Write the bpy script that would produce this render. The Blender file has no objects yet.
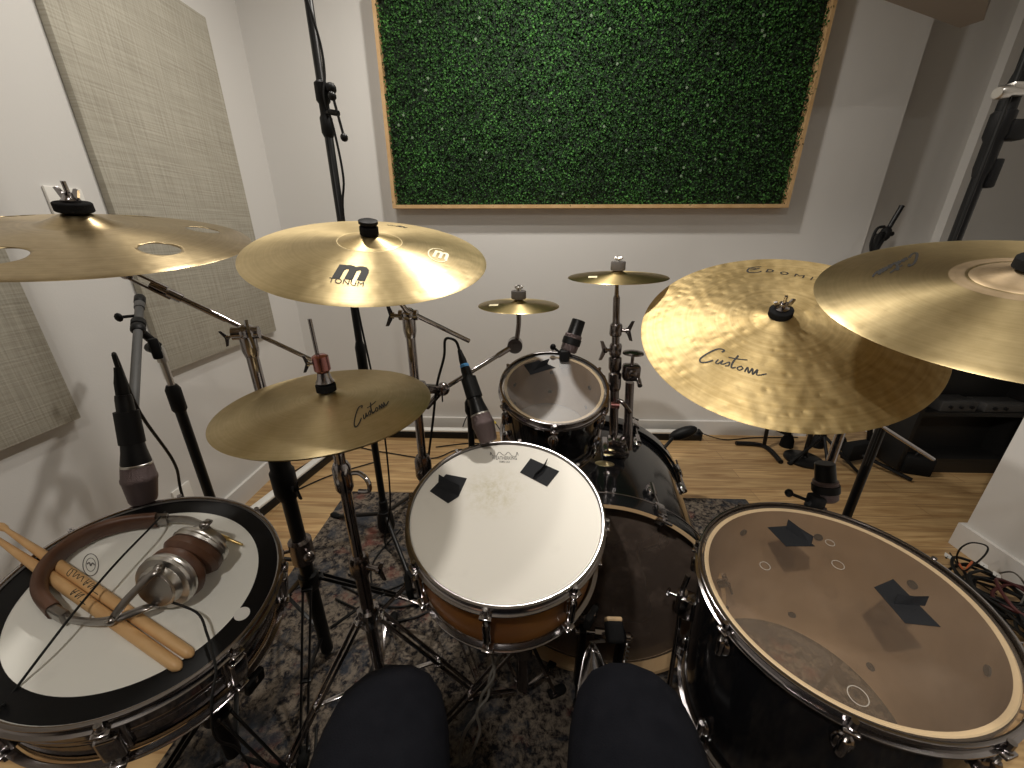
import bpy, bmesh, math, random
from mathutils import Vector, Matrix, Quaternion, noise
PI = math.pi
random.seed(7)
SC = bpy.context.scene
COL = SC.collection

# ------------------------------------------------------------------ materials
MATS = {}
def nd(nt, kind, **kw):
    n = nt.nodes.new(kind)
    for k, v in kw.items():
        if k in n.inputs: n.inputs[k].default_value = v
        else: setattr(n, k, v)
    return n
def new_mat(name):
    m = bpy.data.materials.new(name); m.use_nodes = True
    MATS[name] = m
    return m, m.node_tree, m.node_tree.nodes['Principled BSDF']
def col4(c): return (c[0], c[1], c[2], 1.0)
def simple(name, col, rough=.5, metal=0., coat=0., col2=None, nscale=8., bump=0., bscale=60., aniso=0., nlo=.35, nhi=.65, spec=.5):
    m, nt, b = new_mat(name)
    b.inputs['Base Color'].default_value = col4(col)
    b.inputs['Roughness'].default_value = rough
    b.inputs['Metallic'].default_value = metal
    b.inputs['Coat Weight'].default_value = coat
    b.inputs['Coat Roughness'].default_value = .08
    b.inputs['Specular IOR Level'].default_value = spec
    L = nt.links
    if col2 is not None or bump:
        tc = nd(nt, 'ShaderNodeTexCoord')
    if col2 is not None:
        n = nd(nt, 'ShaderNodeTexNoise', Scale=nscale, Detail=5.)
        L.new(tc.outputs['Object'], n.inputs['Vector'])
        r = nd(nt, 'ShaderNodeMapRange'); r.inputs[1].default_value = nlo; r.inputs[2].default_value = nhi
        L.new(n.outputs['Fac'], r.inputs[0])
        mx = nd(nt, 'ShaderNodeMix', data_type='RGBA'); mx.inputs[6].default_value = col4(col); mx.inputs[7].default_value = col4(col2)
        L.new(r.outputs[0], mx.inputs[0]); L.new(mx.outputs[2], b.inputs['Base Color'])
    if bump:
        n2 = nd(nt, 'ShaderNodeTexNoise', Scale=bscale, Detail=3.)
        L.new(tc.outputs['Object'], n2.inputs['Vector'])
        bp = nd(nt, 'ShaderNodeBump', Strength=bump, Distance=.002)
        L.new(n2.outputs['Fac'], bp.inputs['Height']); L.new(bp.outputs[0], b.inputs['Normal'])
    if aniso:
        b.inputs['Anisotropic'].default_value = aniso
    return m

chrome = simple('chrome', (.40, .38, .385), .15, 1.)
dark_chrome = simple('dark_chrome', (.24, .215, .21), .24, 1.)
steel = simple('brushed_steel', (.62, .60, .57), .32, 1.)
shell_steel = simple('polished_steel_shell', (.30, .285, .30), .10, 1.)
black_metal = simple('black_metal', (.006, .006, .0065), .36, spec=.3)
grey_metal = simple('grey_metal', (.075, .075, .075), .42)
black_plastic = simple('black_plastic', (.007, .007, .0075), .5, spec=.22)
rubber = simple('black_rubber', (.010, .010, .010), .8, spec=.15)
felt_black = simple('black_felt', (.011, .011, .0115), .95, bump=.5, bscale=400, spec=.1)
felt_grey = simple('grey_felt', (.10, .09, .085), .95, bump=.5, bscale=400)
lacquer = simple('black_lacquer', (.006, .006, .007), .12, coat=.4)
maple_in = simple('maple_ply', (.44, .31, .20), .5, col2=(.36, .25, .155), nscale=14)
edge_maple = simple('bearing_edge_maple', (.93, .80, .58), .5)
amber = simple('amber_wood', (.40, .175, .045), .35, coat=.2, col2=(.31, .12, .03), nscale=10)
hoop_wood = simple('hoop_wood', (.62, .45, .26), .45, col2=(.55, .37, .2), nscale=12)
pine = simple('light_wood', (.60, .40, .20), .5, col2=(.50, .31, .14), nscale=16)
stick_wood = simple('stick_wood', (.74, .47, .22), .42, col2=(.66, .38, .16), nscale=22)
ink = simple('black_ink', (.012, .011, .01), .6)
ink_pale = simple('pale_etching', (.95, .86, .58), .45, .2)
ink_grey = simple('grey_ink', (.13, .12, .11), .7)
tape_m = simple('gaffer_tape', (.020, .021, .024), .75, bump=.3, bscale=300, spec=.2)
leather = simple('brown_leather', (.115, .052, .028), .45, col2=(.085, .036, .02), nscale=30, bump=.25, bscale=150)
gun_metal = simple('gun_metal', (.30, .28, .265), .28, 1.)
gold = simple('gold_metal', (.75, .55, .22), .3, 1.)
red_reflect_chrome = simple('red_reflect_chrome', (.48, .22, .21), .22, 1.)  # chrome tinted red to paint in the reddish reflections
blue_ring = simple('blue_plastic', (.10, .38, .80), .4)
yellow_tape = simple('yellow_tape', (.75, .60, .06), .5)
white_plastic = simple('white_plastic', (.80, .78, .73), .35)
led_white = simple('white_diffuser', (.82, .81, .77), .4)
grille_m = simple('red_reflect_grille', (.17, .13, .13), .36, .85, bump=1., bscale=900)  # reddish reflection from the surroundings mixed into the grey mesh colour
cable_m = simple('black_cable', (.008, .008, .008), .5, spec=.25)
cable_grey = simple('grey_cord', (.11, .10, .085), .6)
cable_orange = simple('orange_cable', (.55, .12, .03), .5)
cable_red = simple('maroon_cable', (.08, .015, .015), .5)
trouser = simple('black_trouser_cloth', (.007, .0075, .0105), .9, col2=(.0095, .010, .0135), nscale=40, bump=.35, bscale=500, spec=.08)
shoe_m = simple('black_shoe', (.014, .014, .014), .5)
cabinet_m = simple('black_laminate', (.012, .0115, .011), .45)
item_grey = simple('grey_box_plastic', (.05, .048, .046), .5)
blanket_m = simple('grey_blanket', (.26, .215, .185), .95, col2=(.13, .105, .09), nscale=18, bump=.8, bscale=50)
badge_m = simple('champagne_badge', (.55, .47, .26), .3, .9)
paper_w = simple('white_label', (.78, .77, .74), .6)
mute_ring = simple('black_mute_film', (.004, .004, .0045), .35, spec=.25)
dot_white = simple('white_sticker', (.80, .79, .75), .45)
lug_dot = simple('dark_washer', (.03, .027, .025), .5)
scuff_m = simple('pale_scuff', (.42, .38, .33), .7)

def wall_mat(name, c):
    m, nt, b = new_mat(name)
    tc = nd(nt, 'ShaderNodeTexCoord'); n = nd(nt, 'ShaderNodeTexNoise', Scale=220., Detail=3.)
    nt.links.new(tc.outputs['Object'], n.inputs['Vector'])
    bp = nd(nt, 'ShaderNodeBump', Strength=.12, Distance=.002)
    nt.links.new(n.outputs['Fac'], bp.inputs['Height']); nt.links.new(bp.outputs[0], b.inputs['Normal'])
    b.inputs['Base Color'].default_value = col4(c); b.inputs['Roughness'].default_value = .7
    return m
wall_paint = wall_mat('wall_paint', (.68, .665, .64))
trim_paint = wall_mat('trim_paint', (.72, .70, .67))
ceil_paint = wall_mat('ceiling_paint', (.70, .69, .67))
dark_wall = wall_mat('dark_rear_wall_paint', (.06, .055, .05))
soffit_paint = wall_mat('soffit_paint', (.34, .30, .26))

def floor_mat():
    m, nt, b = new_mat('oak_planks'); L = nt.links
    tc = nd(nt, 'ShaderNodeTexCoord')
    br = nd(nt, 'ShaderNodeTexBrick', Scale=1.0)
    br.offset = .37; br.inputs['Brick Width'].default_value = 1.1; br.inputs['Row Height'].default_value = .088
    br.inputs['Mortar Size'].default_value = .0014; br.inputs['Mortar Smooth'].default_value = .3
    br.inputs['Color1'].default_value = (.0, .0, .0, 1); br.inputs['Color2'].default_value = (1, 1, 1, 1); br.inputs['Mortar'].default_value = (.5, .5, .5, 1)
    L.new(tc.outputs['Object'], br.inputs['Vector'])
    mp = nd(nt, 'ShaderNodeMapping'); mp.inputs['Scale'].default_value = (1.6, 22, 1)
    L.new(tc.outputs['Object'], mp.inputs['Vector'])
    n = nd(nt, 'ShaderNodeTexNoise', Scale=2.2, Detail=7., Distortion=.9); L.new(mp.outputs[0], n.inputs['Vector'])
    mx = nd(nt, 'ShaderNodeMix', data_type='RGBA'); mx.inputs[6].default_value = (.33, .185, .075, 1); mx.inputs[7].default_value = (.61, .415, .20, 1)
    r = nd(nt, 'ShaderNodeMapRange'); r.inputs[1].default_value = .32; r.inputs[2].default_value = .66
    L.new(n.outputs['Fac'], r.inputs[0]); L.new(r.outputs[0], mx.inputs[0])
    hs = nd(nt, 'ShaderNodeHueSaturation'); r2 = nd(nt, 'ShaderNodeMapRange'); r2.inputs[3].default_value = .86; r2.inputs[4].default_value = 1.06
    L.new(br.outputs['Color'], r2.inputs[0]); L.new(r2.outputs[0], hs.inputs['Value']); L.new(mx.outputs[2], hs.inputs['Color'])
    mm = nd(nt, 'ShaderNodeMix', data_type='RGBA'); mm.inputs[7].default_value = (.26, .15, .07, 1)
    L.new(hs.outputs[0], mm.inputs[6]); L.new(br.outputs['Fac'], mm.inputs[0]); L.new(mm.outputs[2], b.inputs['Base Color'])
    b.inputs['Roughness'].default_value = .42
    return m
oak = floor_mat()

def rug_mat():
    m, nt, b = new_mat('distressed_rug'); L = nt.links
    tc = nd(nt, 'ShaderNodeTexCoord')
    n1 = nd(nt, 'ShaderNodeTexNoise', Scale=54., Detail=8., Roughness=.70, Distortion=.35)
    n2 = nd(nt, 'ShaderNodeTexNoise', Scale=6.5, Detail=6., Roughness=.7, Distortion=.6)
    n3 = nd(nt, 'ShaderNodeTexNoise', Scale=7., Detail=6., Roughness=.7)
    n4 = nd(nt, 'ShaderNodeTexNoise', Scale=420., Detail=2.)
    v = nd(nt, 'ShaderNodeTexVoronoi', Scale=34.)
    for n in (n1, n2, n3, n4, v): L.new(tc.outputs['Object'], n.inputs['Vector'])
    cr = nd(nt, 'ShaderNodeValToRGB')
    e = cr.color_ramp.elements
    e[0].position = .41; e[0].color = (.014, .014, .017, 1)
    e[1].position = .58; e[1].color = (.215, .178, .14, 1)
    x = e.new(.46); x.color = (.075, .062, .053, 1)
    L.new(n1.outputs['Fac'], cr.inputs[0])
    mx = nd(nt, 'ShaderNodeMix', data_type='RGBA'); mx.inputs[7].default_value = (.20, .07, .055, 1)
    r = nd(nt, 'ShaderNodeMapRange'); r.inputs[1].default_value = .56; r.inputs[2].default_value = .68; r.inputs[4].default_value = .75
    L.new(n3.outputs['Fac'], r.inputs[0]); L.new(r.outputs[0], mx.inputs[0]); L.new(cr.outputs[0], mx.inputs[6])
    m2 = nd(nt, 'ShaderNodeMix', data_type='RGBA'); m2.inputs[7].default_value = (.045, .052, .065, 1)
    r2 = nd(nt, 'ShaderNodeMapRange'); r2.inputs[1].default_value = .50; r2.inputs[2].default_value = .60; r2.inputs[4].default_value = .8
    L.new(n2.outputs['Fac'], r2.inputs[0]); L.new(r2.outputs[0], m2.inputs[0]); L.new(mx.outputs[2], m2.inputs[6])
    L.new(m2.outputs[2], b.inputs['Base Color'])
    bp = nd(nt, 'ShaderNodeBump', Strength=.7, Distance=.004); L.new(n4.outputs['Fac'], bp.inputs['Height']); L.new(bp.outputs[0], b.inputs['Normal'])
    b.inputs['Roughness'].default_value = .95; b.inputs['Specular IOR Level'].default_value = .1
    return m
rug_m = rug_mat()

def linen_mat():
    m, nt, b = new_mat('beige_linen'); L = nt.links
    tc = nd(nt, 'ShaderNodeTexCoord')
    outs = []
    for sc in ((3, 4, 160), (3, 150, 4)):
        mp = nd(nt, 'ShaderNodeMapping'); mp.inputs['Scale'].default_value = sc
        n = nd(nt, 'ShaderNodeTexNoise', Scale=1.4, Detail=4.); L.new(tc.outputs['Object'], mp.inputs['Vector']); L.new(mp.outputs[0], n.inputs['Vector'])
        outs.append(n)
    ad = nd(nt, 'ShaderNodeMath', operation='ADD'); L.new(outs[0].outputs['Fac'], ad.inputs[0]); L.new(outs[1].outputs['Fac'], ad.inputs[1])
    r = nd(nt, 'ShaderNodeMapRange'); r.inputs[1].default_value = .7; r.inputs[2].default_value = 1.3
    L.new(ad.outputs[0], r.inputs[0])
    mx = nd(nt, 'ShaderNodeMix', data_type='RGBA'); mx.inputs[6].default_value = (.335, .31, .255, 1); mx.inputs[7].default_value = (.50, .475, .40, 1)
    L.new(r.outputs[0], mx.inputs[0]); L.new(mx.outputs[2], b.inputs['Base Color'])
    bp = nd(nt, 'ShaderNodeBump', Strength=.4, Distance=.002); L.new(ad.outputs[0], bp.inputs['Height']); L.new(bp.outputs[0], b.inputs['Normal'])
    b.inputs['Roughness'].default_value = .95; b.inputs['Specular IOR Level'].default_value = .1
    return m
linen = linen_mat()

def leaf_mat():
    m, nt, b = new_mat('boxwood_leaf'); L = nt.links
    g = nd(nt, 'ShaderNodeNewGeometry')
    cr = nd(nt, 'ShaderNodeValToRGB'); e = cr.color_ramp.elements
    e[0].position = 0.; e[0].color = (.008, .026, .007, 1)
    e[1].position = 1.; e[1].color = (.060, .185, .034, 1)
    x = e.new(.55); x.color = (.018, .068, .013, 1)
    L.new(g.outputs['Random Per Island'], cr.inputs[0])
    tc = nd(nt, 'ShaderNodeTexCoord'); n = nd(nt, 'ShaderNodeTexNoise', Scale=7., Detail=3.); L.new(tc.outputs['Object'], n.inputs['Vector'])
    hs = nd(nt, 'ShaderNodeHueSaturation'); r = nd(nt, 'ShaderNodeMapRange'); r.inputs[1].default_value = .3; r.inputs[2].default_value = .7; r.inputs[3].default_value = .65; r.inputs[4].default_value = 1.35
    L.new(n.outputs['Fac'], r.inputs[0]); L.new(r.outputs[0], hs.inputs['Value']); L.new(cr.outputs[0], hs.inputs['Color'])
    L.new(hs.outputs[0], b.inputs['Base Color']); b.inputs['Roughness'].default_value = .6; b.inputs['Specular IOR Level'].default_value = .25
    return m
leaf_m = leaf_mat()
leaf_back = simple('dark_green_backing', (.006, .016, .006), .9)
petal_m = simple('pale_bud', (.22, .30, .20), .6)

def brass_mat(name, c1, c2, rough=.34, aniso=.75, hammer=.25, rings=260., tarn=6.):
    m, nt, b = new_mat(name); L = nt.links
    tc = nd(nt, 'ShaderNodeTexCoord'); sp = nd(nt, 'ShaderNodeSeparateXYZ'); L.new(tc.outputs['Object'], sp.inputs[0])
    xy = nd(nt, 'ShaderNodeCombineXYZ'); L.new(sp.outputs[0], xy.inputs[0]); L.new(sp.outputs[1], xy.inputs[1])
    ln = nd(nt, 'ShaderNodeVectorMath', operation='LENGTH'); L.new(xy.outputs[0], ln.inputs[0])
    mu = nd(nt, 'ShaderNodeMath', operation='MULTIPLY'); mu.inputs[1].default_value = rings; L.new(ln.outputs['Value'], mu.inputs[0])
    w = nd(nt, 'ShaderNodeTexNoise', Scale=1.0, Detail=2.); w.noise_dimensions = '1D'; L.new(mu.outputs[0], w.inputs['W'])
    n = nd(nt, 'ShaderNodeTexNoise', Scale=tarn, Detail=6., Roughness=.65); L.new(tc.outputs['Object'], n.inputs['Vector'])
    nf = nd(nt, 'ShaderNodeTexNoise', Scale=70., Detail=4.); L.new(tc.outputs['Object'], nf.inputs['Vector'])
    ad = nd(nt, 'ShaderNodeMath', operation='MULTIPLY_ADD'); ad.inputs[1].default_value = .35; L.new(w.outputs['Fac'], ad.inputs[0]); L.new(n.outputs['Fac'], ad.inputs[2])
    ad2 = nd(nt, 'ShaderNodeMath', operation='MULTIPLY_ADD'); ad2.inputs[1].default_value = .4; L.new(nf.outputs['Fac'], ad2.inputs[0]); L.new(ad.outputs[0], ad2.inputs[2])
    r = nd(nt, 'ShaderNodeMapRange'); r.inputs[1].default_value = .6; r.inputs[2].default_value = 1.15; L.new(ad2.outputs[0], r.inputs[0])
    mx = nd(nt, 'ShaderNodeMix', data_type='RGBA'); mx.inputs[6].default_value = col4(c1); mx.inputs[7].default_value = col4(c2)
    L.new(r.outputs[0], mx.inputs[0]); L.new(mx.outputs[2], b.inputs['Base Color'])
    b.inputs['Metallic'].default_value = 1.
    rr = nd(nt, 'ShaderNodeMapRange'); rr.inputs[3].default_value = rough - .05; rr.inputs[4].default_value = rough + .08; L.new(n.outputs['Fac'], rr.inputs[0]); L.new(rr.outputs[0], b.inputs['Roughness'])
    b.inputs['Anisotropic'].default_value = aniso
    tg = nd(nt, 'ShaderNodeTangent', direction_type='RADIAL', axis='Z'); L.new(tg.outputs[0], b.inputs['Tangent']); b.inputs['Anisotropic Rotation'].default_value = .25
    v = nd(nt, 'ShaderNodeTexVoronoi', Scale=52., feature='SMOOTH_F1'); L.new(tc.outputs['Object'], v.inputs['Vector'])
    b1 = nd(nt, 'ShaderNodeBump', Strength=hammer, Distance=.0025); L.new(v.outputs['Distance'], b1.inputs['Height'])
    b2 = nd(nt, 'ShaderNodeBump', Strength=.10, Distance=.0006); L.new(w.outputs['Fac'], b2.inputs['Height']); L.new(b1.outputs[0], b2.inputs['Normal'])
    L.new(b2.outputs[0], b.inputs['Normal'])
    return m
brass_lathed = brass_mat('lathed_bronze', (.50, .39, .20), (.68, .55, .31), .40, .74, .14)
brass_dark = brass_mat('tarnished_bronze', (.36, .27, .15), (.54, .43, .25), .30, .68, .16, 200., 7.)
brass_hammer = brass_mat('hammered_bronze', (.40, .29, .125), (.66, .52, .275), .54, .6, .7, 160., 12.)
brass_matte = brass_mat('matte_bronze', (.50, .395, .205), (.66, .54, .32), .45, .75, .18, 320., 7.)
brass_bright = brass_mat('bright_bronze', (.52, .39, .17), (.66, .52, .26), .30, .75, .05, 420., 5.)
brass_ring = brass_mat('bright_turned_ring', (.80, .66, .38), (.90, .76, .46), .45, .3, .05)
brass_bell = brass_mat('bell_bronze', (.56, .42, .20), (.70, .56, .30), .38, .6, .14, 420., 9.)
brass_raw = brass_mat('raw_bronze', (.54, .41, .25), (.72, .57, .39), .5, .5, .3, 120., 14.)

def head_clear(name, tint, haze, fac, haze2, ior=1.45, gr=.22):
    m = bpy.data.materials.new(name); m.use_nodes = True; nt = m.node_tree; L = nt.links
    nt.nodes.clear()
    out = nd(nt, 'ShaderNodeOutputMaterial')
    tr = nd(nt, 'ShaderNodeBsdfTransparent'); tr.inputs[0].default_value = col4(tint)
    df = nd(nt, 'ShaderNodeBsdfDiffuse'); df.inputs[0].default_value = col4(haze)
    gl = nd(nt, 'ShaderNodeBsdfGlossy', Roughness=gr); gl.inputs[0].default_value = (.9, .9, .9, 1)
    tc = nd(nt, 'ShaderNodeTexCoord')
    n = nd(nt, 'ShaderNodeTexNoise', Scale=9., Detail=8., Roughness=.75); L.new(tc.outputs['Object'], n.inputs['Vector'])
    r = nd(nt, 'ShaderNodeMapRange'); r.inputs[1].default_value = .5; r.inputs[2].default_value = .8; r.inputs[3].default_value = fac; r.inputs[4].default_value = haze2
    L.new(n.outputs['Fac'], r.inputs[0])
    m1 = nd(nt, 'ShaderNodeMixShader'); L.new(r.outputs[0], m1.inputs[0]); L.new(tr.outputs[0], m1.inputs[1]); L.new(df.outputs[0], m1.inputs[2])
    fr = nd(nt, 'ShaderNodeFresnel', IOR=ior)
    m2 = nd(nt, 'ShaderNodeMixShader'); L.new(fr.outputs[0], m2.inputs[0]); L.new(m1.outputs[0], m2.inputs[1]); L.new(gl.outputs[0], m2.inputs[2])
    L.new(m2.outputs[0], out.inputs[0])
    return m
clear_head = head_clear('clear_drumhead', (.92, .87, .80), (.36, .28, .215), .17, .28)
clear_head_gloss = head_clear('glossy_clear_drumhead', (.90, .86, .80), (.38, .35, .33), .16, .26, 1.8, .48)
smoky_head = head_clear('smoky_drumhead', (.90, .86, .81), (.36, .27, .22), .20, .62, 1.5)
milky_head = simple('milky_drumhead', (.42, .40, .39), .5)
clear_reso = head_clear('clear_resonant_head', (.90, .86, .80), (.35, .30, .25), .12, .2)

def coated_head(name, base, stain, cx, cy, rad, amt):
    m, nt, b = new_mat(name); L = nt.links
    tc = nd(nt, 'ShaderNodeTexCoord')
    n = nd(nt, 'ShaderNodeTexNoise', Scale=55., Detail=6., Roughness=.8); L.new(tc.outputs['Object'], n.inputs['Vector'])
    sb = nd(nt, 'ShaderNodeVectorMath', operation='SUBTRACT'); sb.inputs[1].default_value = (cx, cy, 0)
    fl = nd(nt, 'ShaderNodeVectorMath', operation='MULTIPLY'); fl.inputs[1].default_value = (1, 1, 0)
    L.new(tc.outputs['Object'], sb.inputs[0]); L.new(sb.outputs[0], fl.inputs[0])
    ln = nd(nt, 'ShaderNodeVectorMath', operation='LENGTH'); L.new(fl.outputs[0], ln.inputs[0])
    r = nd(nt, 'ShaderNodeMapRange'); r.inputs[1].default_value = 0; r.inputs[2].default_value = rad; r.inputs[3].default_value = 1; r.inputs[4].default_value = 0
    L.new(ln.outputs['Value'], r.inputs[0])
    rn = nd(nt, 'ShaderNodeMapRange'); rn.inputs[1].default_value = .42; rn.inputs[2].default_value = .68; L.new(n.outputs['Fac'], rn.inputs[0])
    mu = nd(nt, 'ShaderNodeMath', operation='MULTIPLY'); L.new(r.outputs[0], mu.inputs[0]); L.new(rn.outputs[0], mu.inputs[1])
    mu2 = nd(nt, 'ShaderNodeMath', operation='MULTIPLY'); mu2.inputs[1].default_value = amt; L.new(mu.outputs[0], mu2.inputs[0])
    mx = nd(nt, 'ShaderNodeMix', data_type='RGBA'); mx.inputs[6].default_value = col4(base); mx.inputs[7].default_value = col4(stain)
    L.new(mu2.outputs[0], mx.inputs[0])
    n2 = nd(nt, 'ShaderNodeTexNoise', Scale=13., Detail=4.); L.new(tc.outputs['Object'], n2.inputs['Vector'])
    r3 = nd(nt, 'ShaderNodeMapRange'); r3.inputs[1].default_value = .62; r3.inputs[2].default_value = .78; r3.inputs[4].default_value = .16; L.new(n2.outputs['Fac'], r3.inputs[0])
    m2 = nd(nt, 'ShaderNodeMix', data_type='RGBA'); m2.inputs[7].default_value = (.35, .33, .29, 1)
    L.new(r3.outputs[0], m2.inputs[0]); L.new(mx.outputs[2], m2.inputs[6]); L.new(m2.outputs[2], b.inputs['Base Color'])
    b.inputs['Roughness'].default_value = .62; b.inputs['Specular IOR Level'].default_value = .3
    return m
snare_head_m = coated_head('coated_white_head', (.82, .79, .72), (.50, .44, .22), -.035, -.03, .075, .7)
aux_head_m = coated_head('white_side_snare_head', (.86, .85, .79), (.5, .48, .42), .05, .0, .1, .2)

# ------------------------------------------------------------------ mesh builder
def frame(c, n, spin=0.):
    n = Vector(n).normalized()
    x = Vector((1, 0, 0)); x = (x - n * x.dot(n)).normalized(); y = n.cross(x)
    m = Matrix((x, y, n)).transposed().to_4x4(); m.translation = Vector(c)
    return m @ Matrix.Rotation(spin, 4, 'Z')
def basis(d):
    d = Vector(d).normalized()
    a = Vector((0, 0, 1)) if abs(d.z) < .9 else Vector((1, 0, 0))
    u = d.cross(a).normalized(); return u, d.cross(u).normalized(), d
def smooth_path(pts, k=8, closed=False):
    pts = [Vector(p) for p in pts]; n = len(pts)
    if n < 3: return pts
    out = []
    segs = n if closed else n - 1
    for i in range(segs):
        g = (lambda j: pts[j % n]) if closed else (lambda j: pts[min(max(j, 0), n - 1)])
        p0, p1, p2, p3 = g(i - 1), g(i), g(i + 1), g(i + 2)
        for j in range(k):
            t = j / k
            out.append(.5 * ((2 * p1) + (p2 - p0) * t + (2 * p0 - 5 * p1 + 4 * p2 - p3) * t * t + (3 * p1 - p0 - 3 * p2 + p3) * t ** 3))
    if not closed: out.append(pts[-1])
    return out
FR = {}
class MB:
    def __init__(s): s.v = []; s.f = []; s.m = []
    def add(s, vs, fs, m=0):
        o = len(s.v); s.v += [Vector(v) for v in vs]
        for f in fs: s.f.append([i + o for i in f]); s.m.append(m)
        return s
    def ring(s, rings, closed=True, cap0=False, cap1=False, loop=False, m=0):
        vs = [p for r in rings for p in r]; n = len(rings[0]); fs = []
        R = len(rings)
        for i in range(R if loop else R - 1):
            a = i * n; b = ((i + 1) % R) * n
            for j in range(n if closed else n - 1):
                k = (j + 1) % n
                fs.append([a + j, a + k, b + k, b + j])
        if cap0: fs.append(list(range(n))[::-1])
        if cap1: fs.append([(R - 1) * n + j for j in range(n)])
        return s.add(vs, fs, m)
    def cyl(s, p0, p1, r0, r1=None, n=16, caps=True, m=0):
        return s.profile(p0, p1, [(0, r0), (1, r0 if r1 is None else r1)], n, caps, m)
    def profile(s, p0, p1, prof, n=16, caps=True, m=0):
        p0 = Vector(p0); p1 = Vector(p1); u, w, d = basis(p1 - p0)
        rings = []
        for t, r in prof:
            c = p0.lerp(p1, t)
            rings.append([c + (u * math.cos(2 * PI * j / n) + w * math.sin(2 * PI * j / n)) * max(r, 1e-5) for j in range(n)])
        return s.ring(rings, True, caps, caps, m=m)
    def tube(s, pts, r, n=8, k=6, closed=False, m=0, smooth=True):
        P = smooth_path(pts, k, closed) if smooth else [Vector(p) for p in pts]
        N = len(P)
        u = None; rings = []
        for i, p in enumerate(P):
            if closed: d = P[(i + 1) % N] - P[i - 1]
            else: d = P[min(i + 1, N - 1)] - P[max(i - 1, 0)]
            if d.length < 1e-9: d = Vector((0, 0, 1))
            d.normalize()
            if u is None: u = basis(d)[0]
            u = (u - d * u.dot(d))
            u = u.normalized() if u.length > 1e-6 else basis(d)[0]
            w = d.cross(u)
            rr = r if not isinstance(r, (list, tuple)) else r[0] + (r[1] - r[0]) * i / (N - 1)
            rings.append([p + (u * math.cos(2 * PI * j / n) + w * math.sin(2 * PI * j / n)) * rr for j in range(n)])
        return s.ring(rings, True, not closed, not closed, loop=closed, m=m)
    def sweep(s, pts, w, h, up, k=8, n=12, e=.6, m=0, taper=None):
        P = smooth_path(pts, k); up = Vector(up).normalized(); rings = []
        N = len(P)
        for i, p in enumerate(P):
            d = (P[min(i + 1, N - 1)] - P[max(i - 1, 0)]).normalized()
            side = d.cross(up).normalized(); uu = side.cross(d).normalized()
            q = 1. if taper is None else taper(i / (N - 1))
            r = []
            for j in range(n):
                a = 2 * PI * j / n; c, sn = math.cos(a), math.sin(a)
                r.append(p + side * (w * q * math.copysign(abs(c) ** e, c)) + uu * (h * q * math.copysign(abs(sn) ** e, sn)))
            rings.append(r)
        return s.ring(rings, True, True, True, m=m)
    def lathe(s, prof, mtx=None, n=64, closed=False, m=0, caps=False):
        mtx = mtx or Matrix()
        rings = [[mtx @ Vector((max(r, 1e-5) * math.cos(2 * PI * j / n), max(r, 1e-5) * math.sin(2 * PI * j / n), z)) for j in range(n)] for r, z in prof]
        return s.ring(rings, True, caps, caps, loop=closed, m=m)
    def disc(s, c, nrm, r, n=32, m=0, z=0):
        u, w, d = basis(nrm); c = Vector(c)
        return s.add([c + (u * math.cos(2 * PI * j / n) + w * math.sin(2 * PI * j / n)) * r for j in range(n)], [list(range(n))], m)
    def ball(s, c, r, n=14, scale=(1, 1, 1), rot=None, m=0):
        rot = rot or Matrix(); c = Vector(c); k = n // 2
        rings = []
        for i in range(k + 1):
            a = PI * i / k; rr = max(math.sin(a), 1e-4)
            rings.append([c + rot.to_3x3() @ Vector((r * rr * math.cos(2 * PI * j / n) * scale[0], r * rr * math.sin(2 * PI * j / n) * scale[1], -r * math.cos(a) * scale[2])) for j in range(n)])
        return s.ring(rings, m=m)
    def box(s, c, size, mtx=None, bev=0., m=0, seg=2):
        bm = bmesh.new(); bmesh.ops.create_cube(bm, size=1.)
        for v in bm.verts: v.co = Vector((v.co.x * size[0], v.co.y * size[1], v.co.z * size[2]))
        if bev: bmesh.ops.bevel(bm, geom=list(bm.edges), offset=bev, segments=seg, affect='EDGES', profile=.5)
        mtx = mtx or Matrix(); c = Vector(c)
        bm.verts.index_update()
        vs = [c + mtx.to_3x3() @ v.co for v in bm.verts]; fs = [[v.index for v in f.verts] for f in bm.faces]; bm.free()
        return s.add(vs, fs, m)
    def bar(s, p0, p1, w, h, up=(0, 0, 1), bev=0., m=0):
        p0 = Vector(p0); p1 = Vector(p1); d = (p1 - p0); L = d.length; d.normalize()
        up = Vector(up); x = up.cross(d)
        if x.length < 1e-4: x = Vector((1, 0, 0)).cross(d)
        x.normalize(); z = d.cross(x)
        mt = Matrix((x, d, z)).transposed()
        return s.box((p0 + p1) / 2, (w, L, h), mt, bev, m)
    def prism(s, poly, t, m=0):
        # poly: list of 3d points (planar), t: thickness vector
        t = Vector(t); a = [Vector(p) for p in poly]; n = len(a)
        vs = a + [p + t for p in a]
        fs = [list(range(n))[::-1], [n + i for i in range(n)]] + [[i, (i + 1) % n, n + (i + 1) % n, n + i] for i in range(n)]
        return s.add(vs, fs, m)
    def build(s, name, mats, parent=None, world=True, ang=40, loc=None):
        me = bpy.data.meshes.new(name)
        if parent is not None:
            fr = FR[parent]; inv = fr.inverted() if world else None
        else:
            fr = Matrix.Translation(Vector(loc or (0, 0, 0))); inv = fr.inverted() if world else None
        vs = [inv @ v for v in s.v] if inv is not None else s.v
        me.from_pydata([tuple(v) for v in vs], [], s.f)
        if not isinstance(mats, (list, tuple)): mats = [mats]
        for m in mats: me.materials.append(m)
        me.polygons.foreach_set('material_index', s.m)
        me.polygons.foreach_set('use_smooth', [True] * len(s.f))
        bm = bmesh.new(); bm.from_mesh(me); bmesh.ops.recalc_face_normals(bm, faces=bm.faces); bm.to_mesh(me); bm.free()
        me.set_sharp_from_angle(angle=math.radians(ang))
        me.update()
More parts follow.
